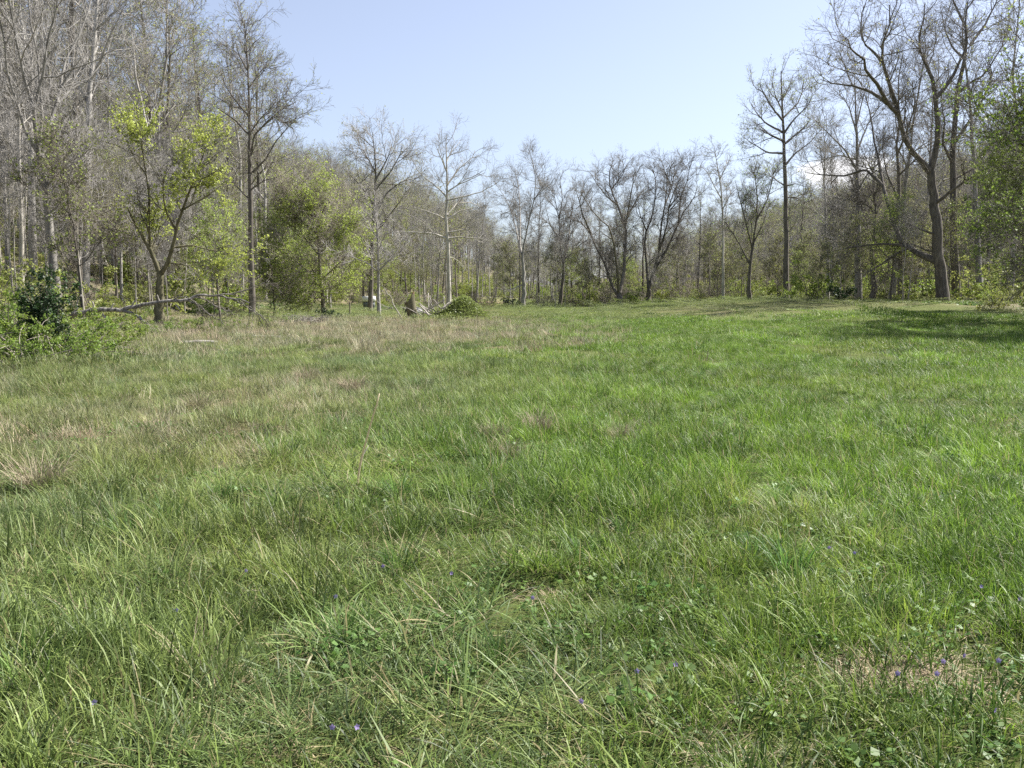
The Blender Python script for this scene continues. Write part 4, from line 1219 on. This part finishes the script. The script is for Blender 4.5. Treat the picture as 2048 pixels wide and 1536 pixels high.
# clover and small broad leaves between the blades, and straw litter
ROS = [rosette(340 + i, 26, .1, .028) for i in range(4)]
pts = cone_points(4200, 2.0, 13); h = fnoise(pts[:, 0], pts[:, 1], .9, 81); pts = pts[h > .5]; pts = pts[rg.random(len(pts)) < .45]; n = len(pts)
scatter("clover", np.c_[pts, gz(pts[:, 0], pts[:, 1])], np.stack([0 * pts[:, 0], 0 * pts[:, 0], rg.random(n) * 6.28], -1), rg.uniform(.7, 1.3, n), rg.integers(0, 4, n), np.ones((n, 3)), ROS,
        "small round clover leaves low between the grass blades")
LIT = [tuft(350 + i, 30, .12, .06, .2, 1.45, .15, .004, M['straw'], 0, 4) for i in range(3)]
pts = cone_points(2000, 2.0, 14); h = fnoise(pts[:, 0], pts[:, 1], .8, 82); pts = pts[h > .56]
scr = np.stack([1.62 + rg.normal(size=70) * .2, 3.78 + rg.normal(size=70) * .13], -1); pts = np.concatenate([pts, scr]); n = len(pts)
tint = np.array([.28, .235, .15]) * rg.uniform(.7, 1.3, (n, 1))
scatter("straw_litter", np.c_[pts, gz(pts[:, 0], pts[:, 1]) + .01], np.stack([0 * pts[:, 0], 0 * pts[:, 0], rg.random(n) * 6.28], -1), rg.uniform(.6, 1.2, n), rg.integers(0, 3, n), tint, LIT,
        "flattened dead straw lying under the grass")

# leaf litter and low green herbs on the floor of the woods
HERB = [rosette(360, 60, .5, .16), rosette(361, 60, .5, .14)]
pts = cone_points(9000, 22, 150, 34); w = wood_mask(pts[:, 0], pts[:, 1]); k = (rg.random(len(pts)) < w * .8) & (fnoise(pts[:, 0], pts[:, 1], 6, 83) > .43); pts = pts[k]; n = len(pts)
scatter("woodland_herbs", np.c_[pts, gz(pts[:, 0], pts[:, 1])], np.stack([0 * pts[:, 0], 0 * pts[:, 0], rg.random(n) * 6.28], -1), rg.uniform(.6, 1.4, n), rg.integers(0, 2, n), np.ones((n, 3)), HERB,
        "low green herbs on the floor of the woods")

# ------------------------------------------------------------------ things in the meadow
def ground_at(px_, py_):
    """meadow point under a pixel (nearly flat ground)"""
    a = (py_ - 768) / F_PX; y_ = CAM_H * (CP - a * SP) / (SP + a * CP)
    x_ = X_at(px_, y_, py_); return x_, y_, float(gz(x_, y_))


def tube_mesh(name, pts, mat, sides=6, K=None, jit=0., seed=0, cap=True):
    pts = np.asarray(pts, float); K = K or len(pts); q = resample(pts, K)
    if jit: q[:, :3] += np.random.default_rng(seed).normal(size=(K, 3)) * jit
    P = q[None, :, :3]; R = q[None, :, 3].copy()
    if cap:
        P = np.concatenate([P[:, :1], P, P[:, -1:]], 1); R = np.concatenate([[[1e-4]], R, [[1e-4]]], 1)
        P = P.copy(); P[:, 0] -= (P[:, 2] - P[:, 1]) * .01; P[:, -1] += (P[:, -2] - P[:, -3]) * .01
    V, Q = tubes(P, R, sides); return quad_mesh(name, V, Q, mat)


def box(x0, x1, y0, y1, z0, z1):
    V = np.array([(x, y, z) for z in (z0, z1) for y in (y0, y1) for x in (x0, x1)], float)
    Q = np.array([(0, 2, 3, 1), (4, 5, 7, 6), (0, 1, 5, 4), (2, 6, 7, 3), (0, 4, 6, 2), (1, 3, 7, 5)])
    return V, Q


# the overgrown mound
MX, MY = X_at(930, 58), 58.0; MZ = float(gz(MX, MY))
mound = thing("overgrown_mound", (MX, MY, MZ), "rounded mound overgrown with green vines in the middle of the meadow", "mound")
nr, na = 14, 40; V = []; Q = []
rm = np.random.default_rng(5)
mh = lambda x, y: 1.3 * np.exp(-((x / 1.15) ** 2 + (y / 1.2) ** 2) * 1.1) + .42 * np.exp(-(((x + 1.7) / 1.2) ** 2 + (y / 1.1) ** 2)) + .3 * (vnoise(x + 20, y + 20, .6, 8) - .5) * np.exp(-(x / 1.6) ** 2) - .06
for i in range(nr):
    for j in range(na):
        r = (i + .02) / (nr - 1); a = j * 2 * math.pi / na; x, y = r * 3.2 * math.cos(a) - .3, r * 2.4 * math.sin(a)
        V.append((x, y, float(mh(x, y)) - .1 * r))
for i in range(nr - 1):
    for j in range(na): Q.append((i * na + j, i * na + (j + 1) % na, (i + 1) * na + (j + 1) % na, (i + 1) * na + j))
obj("earth", quad_mesh("earth", V, Q, M['earth']), mound)
q = rm.normal(size=(9000, 2)) * (1.1, .95); q[:, 0] -= .35; z = mh(q[:, 0], q[:, 1]); k = z > .02 + .1 * rm.random(len(q)); q, z = q[k], z[k]
V, Q, bv = leaf_quads(rm, np.c_[q, z + rm.random(len(q)) ** 2 * .3], .085, 0, .9, .5)
obj("vine_leaves", quad_mesh("vine_leaves", V, Q, M['leaf_vine'], attrs={"bv": ('FLOAT', bv)}, smooth_shade=False), mound)
mound_tufts = []
for i in range(26):
    t_ = tuft(600 + i % 4, 60, .3, .12, .3, .4, .9, .01, M['grass'], 0, 4) if i < 4 else None
    if t_: mound_tufts.append(t_)
gp = rm.normal(size=(260, 2)) * (1.25, 1.0); gp[:, 0] -= .5; gzz = mh(gp[:, 0], gp[:, 1]); k = gzz > 0; gp, gzz = gp[k], gzz[k]; n = len(gp)
go_ = scatter("grass_on_mound", np.c_[gp, gzz], np.stack([0 * gzz, 0 * gzz, rm.random(n) * 6.28], -1), rm.uniform(.6, 1, n), rm.integers(0, 4, n), np.array([.17, .2, .075]) * rm.uniform(.6, 1.4, (n, 1)), mound_tufts, None)
go_.parent = mound

for px_, d_, s_, lab_ in ((952, 57.2, .62, "leafy bramble growing on the right flank of the mound"), (915, 56.9, .42, "small bramble at the front foot of the mound")):
    x_ = X_at(px_, d_); put_tree(SHRUB['rose2'], "bramble_bush", (x_, d_, float(gz(x_, d_)) + .1), lab_, "bush", None, px_, s_)

# hollow upright stump
sx, sy = X_at(826, 57.5), 57.5; sz = float(gz(sx, sy))
stump = thing("hollow_stump", (sx, sy, sz), "hollow grey snag of a trunk leaning left beside the overgrown mound", "stump", s=1.18)
K = 9; sides = 18; P = np.stack([np.linspace(.05, -.16, K), np.zeros(K), np.linspace(-.1, 1.18, K)], -1)[None]
R = np.interp(np.linspace(0, 1, K), [0, .12, 1], [.33, .27, .23])[None]
V, Q = tubes(P, R, sides); V = V.reshape(K, sides, 3)
rs_ = np.random.default_rng(3)
V[:, :, :2] += rs_.normal(size=(1, sides, 2)) * .018
V[-1, :, 2] += rs_.uniform(-.2, .06, sides) + .3 * np.clip((V[-1, :, 0] - V[-1, :, 0].mean()) / .23, -.6, 1); V[-2, :, 2] += rs_.uniform(-.04, .02, sides)
ctr = P[0][:, None]; Vi = ctr + (V - ctr) * np.array([.72, .72, 1]); Vi[:, :, 2] = V[:, :, 2]
n_ = K * sides; rim = np.array([((K - 1) * sides + s_, (K - 1) * sides + (s_ + 1) % sides, 2 * 0 + n_ + (K - 1) * sides + (s_ + 1) % sides, n_ + (K - 1) * sides + s_) for s_ in range(sides)])
obj("shell", quad_mesh("shell", V.reshape(-1, 3), Q, M['bark_mossy'], smooth_shade=True), stump)
obj("rotten_core", quad_mesh("rotten_core", np.concatenate([V.reshape(-1, 3), Vi.reshape(-1, 3)]), np.concatenate([Q[:, ::-1] + n_, rim]), M['rot_wood']), stump)

# stick pile between stump and mound
pile = thing("stick_pile", (X_at(868, 57.8), 57.8, float(gz(X_at(868, 57.8), 57.8))), "heap of pale broken sticks between the hollow stump and the mound", "stick pile", s=1.3)
rp_ = np.random.default_rng(12)
for i in range(24):
    a = rp_.uniform(-1.2, 1.2); ln = rp_.uniform(.5, 1.5); c = np.array([rp_.normal() * .6, rp_.normal() * .35, rp_.uniform(.3, .75)])
    d_ = np.array([math.sin(a), rp_.normal() * .4, abs(math.cos(a)) * .75 + .1]); d_ /= np.linalg.norm(d_)
    r_ = rp_.uniform(.018, .045); p0 = c - d_ * ln * .4; p0[2] = max(p0[2], .0); p1 = p0 + d_ * ln
    pm = (p0 + p1) / 2 + rp_.normal(size=3) * .05
    obj("stick", tube_mesh("stick", [np.r_[p0, r_], np.r_[pm, r_ * .85], np.r_[p1, r_ * .5]], M['bark_dead'], 5, 6), pile)

# dead branch standing left of the stump
db = thing("dead_branch", (X_at(806, 60), 60, float(gz(X_at(806, 60), 60))), "bleached crooked dead branch stuck up between the slender tree and the stump", "branch")
kf = 60 / F_PX
def loc2(pts, ox, oy): return [np.array([(x - ox) * kf, j * .05, (oy - y) * kf, r]) for j, (x, y, r) in enumerate(pts)]
for nm, pts in (("stem", [(806, 638, .04), (795, 620, .04), (785, 605, .035), (783, 592, .03), (772, 582, .03), (768, 573, .02)]),
                ("side_shoot", [(785, 614, .025), (770, 610, .02), (757, 603, .015), (750, 592, .01)]),
                ("side_shoot", [(785, 612, .025), (772, 616, .02), (758, 619, .012)]),
                ("side_shoot", [(772, 584, .02), (758, 587, .015), (745, 592, .01)]),
                ("side_shoot", [(806, 636, .02), (798, 632, .015), (792, 625, .01)])):
    obj(nm, tube_mesh(nm, loc2(pts, 806, 638), M['bark_dead'], 5, 12, .01, 2), db)

# white-topped box behind the dark trunk
bx = X_at(738, 92); bo = thing("cabinet_box", (bx, 92, float(gz(bx, 92))), "grey box on legs with a bright white top, half hidden by the dark trunk", "box")
obj("body", quad_mesh("body", *box(-.52, .52, -.3, .3, .45, .98), M['grey_board'], smooth_shade=False), bo)
obj("lid", quad_mesh("lid", *box(-.6, .6, -.36, .36, .98, 1.5), M['white_paint'], smooth_shade=False), bo)
for i, (a, b) in enumerate(((-.41, -.26), (.41, -.26), (-.41, .26), (.41, .26))):
    obj("leg", quad_mesh("leg", *box(a - .04, a + .04, b - .04, b + .04, -.1, .45), M['grey_board'], smooth_shade=False), bo)

# dark covered heap behind the stump
hx = X_at(826, 78); hp = thing("covered_heap", (hx, 78, float(gz(hx, 78))), "low dark rounded heap partly hidden behind the hollow stump", "heap")
V = []; Q = []; rh = np.random.default_rng(4)
for i in range(8):
    for j in range(20):
        t = i / 7 * math.pi / 2; a = j / 20 * 6.283; w_ = 1 + .1 * math.sin(3 * a + 1) + rh.normal() * .03
        V.append((.85 * math.cos(t) * math.cos(a) * w_, .6 * math.cos(t) * math.sin(a) * w_, .72 * math.sin(t) ** .8 * (1 + .1 * math.sin(2 * a)) - .05))
for i in range(7):
    for j in range(20): Q.append((i * 20 + j, i * 20 + (j + 1) % 20, (i + 1) * 20 + (j + 1) % 20, (i + 1) * 20 + j))
obj("cover", quad_mesh("cover", V, Q, M['dark_tarp']), hp)

# thin dark post
fx, fy = X_at(699, 70), 70.0
tag(obj("fence_post", tube_mesh("fence_post", [(0, 0, -.2, .045), (.02, 0, .6, .045), (.02, 0, 1.12, .04)], M['bark_dark'], 8, 5), None, (fx, fy, float(gz(fx, fy)))),
    "thin dark upright post in the grass left of the white-topped box", "post")

# low bench in the clearing
cx_, cy_ = X_at(975, 112), 112.0
bn = thing("wooden_bench", (cx_, cy_, float(gz(cx_, cy_))), "low brown plank bench in the clearing right of the mound", "bench")
obj("seat", quad_mesh("seat", *box(-.7, .7, -.2, .2, .42, .52), M['brown_wood'], smooth_shade=False), bn)
for s_ in (-.5, .5): obj("leg", quad_mesh("leg", *box(s_ - .06, s_ + .06, -.16, .16, -.1, .42), M['brown_wood'], smooth_shade=False), bn)

# fallen trunk at the left
d0 = 37.0; kf = d0 / F_PX; fxx = X_at(312, d0, 664)
ft = thing("fallen_tree", (fxx, d0, float(gz(fxx, d0))), "fallen grey trunk propped on its branches before the left wood", "fallen tree")
base_z = float(gz(fxx, d0))
def wl(pts, dy=0.0, slope=.0):
    out = []
    for j, (x, y, r) in enumerate(pts):
        p = at(x, y, d0 + dy + slope * j); out.append(np.array([p[0] - fxx, p[1] - d0, p[2] - base_z, r * kf * .54]))
    return np.array(out)
trunk_l = wl([(138, 632, 9), (165, 624, 9), (200, 619, 8.5), (240, 621, 7.5), (260, 617, 7.5), (300, 607, 7), (340, 602, 6.5), (370, 600, 6), (395, 590, 4.5), (430, 590, 4), (470, 596, 3), (500, 606, 2.4)])
obj("trunk", tube_mesh("trunk", trunk_l, M['bark_log'], 10, 40, .026, 6), ft)
lims = [wl([(250, 620, 6), (275, 634, 5.5), (290, 645, 5), (305, 660, 4.5), (318, 668, 4)], 0, -.15),
        wl([(380, 600, 3), (400, 615, 2.4), (420, 630, 2), (450, 648, 1.4)], 0, -.2), wl([(395, 592, 2.4), (430, 612, 2), (470, 628, 1.4)], 0, .1),
        wl([(345, 600, 2), (365, 592, 1.8), (385, 600, 1.4), (410, 622, 1)], 0, -.1), wl([(455, 594, 2.4), (490, 612, 2), (530, 640, 1.2)], 0, -.15),
        wl([(430, 590, 2.4), (470, 588, 2), (510, 575, 1.4), (540, 560, 1)], 0, .1), wl([(470, 596, 2), (510, 622, 1.4), (545, 650, .8)], 0, .1),
        wl([(150, 628, 3), (155, 605, 2.5), (163, 588, 2)], 0, 0)]
for l_ in lims: obj("limb", tube_mesh("limb", l_, M['bark_log'], 6, 14, .03, 8), ft)
for x_, y_, dx_, dy_ in ((190, 616, -6, -13), (222, 616, 5, -9), (262, 612, 12, -16), (318, 602, -4, -12), (352, 606, 8, 14), (205, 626, 6, 12)):
    obj("broken_stub", tube_mesh("broken_stub", wl([(x_, y_ + 4, 4), (x_ + dx_ * .5, y_ + dy_ * .5, 3), (x_ + dx_, y_ + dy_, 2)], 0, -.05), M['bark_dead'], 6, 5, .008, int(x_)), ft)
A = np.stack([resample(l_, 10) for l_ in lims[1:7]]); rngf = np.random.default_rng(9)
g1 = grow(rngf, A[:, :, :3], A[:, :, 3], 6, 1.2, 45, 5, .2, -.02, .014, .006); g2 = grow(rngf, g1[0], g1[1], 5, .5, 42, 3, .2, 0, .008, .005)
V, Q = join([tubes(*g1, 3), tubes(*g2, 3)]); obj("twigs", quad_mesh("twigs", V, Q, M['twig_dark']), ft)

# grey brush pile by the brambles
bpx, bpy_ = X_at(612, 50), 50.0
bp_ = thing("brush_pile", (bpx, bpy_, float(gz(bpx, bpy_))), "tangled pile of bleached grey brush at the wood's foot", "brush pile")
rb_ = np.random.default_rng(19); n = 90
a = rb_.random(n) * 6.28; c = np.stack([rb_.normal(size=n) * .5, rb_.normal(size=n) * .4, np.abs(rb_.normal(size=n)) * .12], -1)
dirs = np.stack([np.cos(a) * .8, np.sin(a) * .8, rb_.uniform(.2, 1, n)], -1); dirs = norm(dirs); ln = rb_.uniform(.6, 1.3, n)
u = np.linspace(0, 1, 6); P = c[:, None] + dirs[:, None] * (u[None, :, None] * ln[:, None, None]); P[:, :, 2] -= (u ** 2)[None] * ln[:, None] * rb_.uniform(.2, .7, n)[:, None]; P[:, :, 2] = np.maximum(P[:, :, 2], .02)
P[:, 1:-1] += rb_.normal(size=(n, 4, 3)) * .03; R = np.tile(np.linspace(.02, .006, 6), (n, 1))
V, Q = tubes(P, R, 4); V2, Q2 = tubes(*grow(rb_, P, R, 3, .4, 45, 4, .2, 0, .007, .004), 3); V, Q = join([(V, Q), (V2, Q2)])
tag(obj("brush", quad_mesh("brush", V, Q, M['bark_dead']), bp_), kind="stuff")

# pale logs lying in the straw
for px_, py_, ln, rz, lab in ((400, 694, 1.1, .15, "short pale log lying in the dry grass below the fallen trunk"), (505, 683, 2.0, -.06, "long thin pale log lying in the dry grass before the brush pile")):
    x_, y_, z_ = ground_at(px_, py_)
    o = tag(obj("fallen_log", tube_mesh("fallen_log", [(-ln / 2, 0, .09, .09), (0, .03, .11, .085), (ln / 2, 0, .1, .07)], M['bark_dead'], 10, 9, .008, int(px_)), None, (x_, y_, z_)), lab, "log"); o.rotation_euler = (0, 0, rz)

# tall dead stalk
x_, y_, z_ = ground_at(712, 992)
st = thing("dead_stalk", (x_, y_, z_), "single tall pale dead stalk leaning right above the grass", "stalk")
M['straw_stem'] = leaf_mat("straw_stem", (.68, .6, .42), var=0, trans=.4)
obj("stem", tube_mesh("stem", [(0, 0, 0, .01), (.035, .0, .22, .0095), (.085, -.02, .42, .0085), (.15, -.04, .62, .0075), (.21, -.06, .82, .006)], M['straw_stem'], 6, 10, .002, 4), st)
obj("leaf_sheath", tube_mesh("leaf_sheath", [(.03, .02, .2, .009), (.05, .03, .3, .008), (.1, .06, .38, .002)], M['bark_dead'], 5, 6), st)

# brown clumps of dead grass
def dead_clump(px_, py_, s, label, seed):
    x_, y_, z_ = ground_at(px_, py_); rng = np.random.default_rng(seed)
    o = obj("dead_grass_clump", tuft(seed, 260, .13, .2, .42, .45, 1.2, .0045, M['dead_clump'], 0), None, (x_, y_, z_)); o.scale = (s, s, s)
    return tag(o, label, "grass clump")
mdc = leaf_mat("dead_clump", (.3, .255, .175), var=.4, trans=.15, rough=.8); M['dead_clump'] = mdc
dead_clump(1075, 862, 1.1, "round brown clump of dead grass in mid meadow", 401)
dead_clump(988, 880, 1.0, "brown clump of dead grass just left of the round brown clump", 402)
dead_clump(1015, 925, .8, "small tan clump of dead grass nearest the camera of the three", 403)
dead_clump(1240, 885, .9, "thin dry grass clump right of the round brown clump", 404)
dead_clump(615, 768, 1.4, "broad tan clump of dead grass in the left middle of the meadow", 405)
dead_clump(705, 790, 1.3, "tan clump of dead grass right of the broad tan clump", 406)
dead_clump(80, 975, 1.3, "tangle of dry brown weeds at the left margin", 407)
dead_clump(395, 830, 1.1, "dry clump of stalks in the left of the meadow", 408)

# violets
def violet_mesh():
    rng = np.random.default_rng(1); V = []; Q = []
    for k in range(5):
        a = k * 1.2566 + .3; r = .011
        c, s = math.cos(a), math.sin(a); b = len(V)
        V += [(0, 0, 0), (c * r * .6 - s * r * .5, -.003, s * r * .6 + c * r * .5), (c * r * 1.3, -.005, s * r * 1.3), (c * r * .6 + s * r * .5, -.003, s * r * .6 - c * r * .5)]
        Q.append((b, b + 1, b + 2, b + 3))
    return quad_mesh("petals", V, Q, M['violet'], attrs={"bv": ('FLOAT', np.full(len(V), .6))}, smooth_shade=False)
vm = violet_mesh(); vst = tube_mesh("stem", [(0, 0, 0, .0015), (.01, 0, .08, .0014), (.005, -.008, .15, .0012)], M['clover'], 4, 6)
for i, (px_, py_) in enumerate([(766, 1168), (900, 1186), (1065, 1245), (190, 1490), (495, 1186), (670, 1240), (1270, 1415), (1345, 1405), (1655, 1135), (1705, 1145), (1955, 1218), (1918, 1378), (1882, 1392), (1868, 1420), (1990, 1386), (1978, 1500), (1788, 1420), (665, 1530), (710, 1530), (2030, 1245), (355, 1280), (1160, 1470)]):
    x_, y_, z_ = ground_at(px_, py_ + 20)
    v = thing("violet_flower", (x_, y_, z_), "tiny purple violet flower low in the foreground grass", "flower", "violets in the foreground", rw.uniform(-.8, .8), 1.0)
    obj("stem", vst, v); p_ = obj("petals", vm, v); p_.location = (.005, -.008, .15); p_.rotation_euler = (rw.uniform(-.5, .2), 0, 0); p_.scale = (.85,) * 3
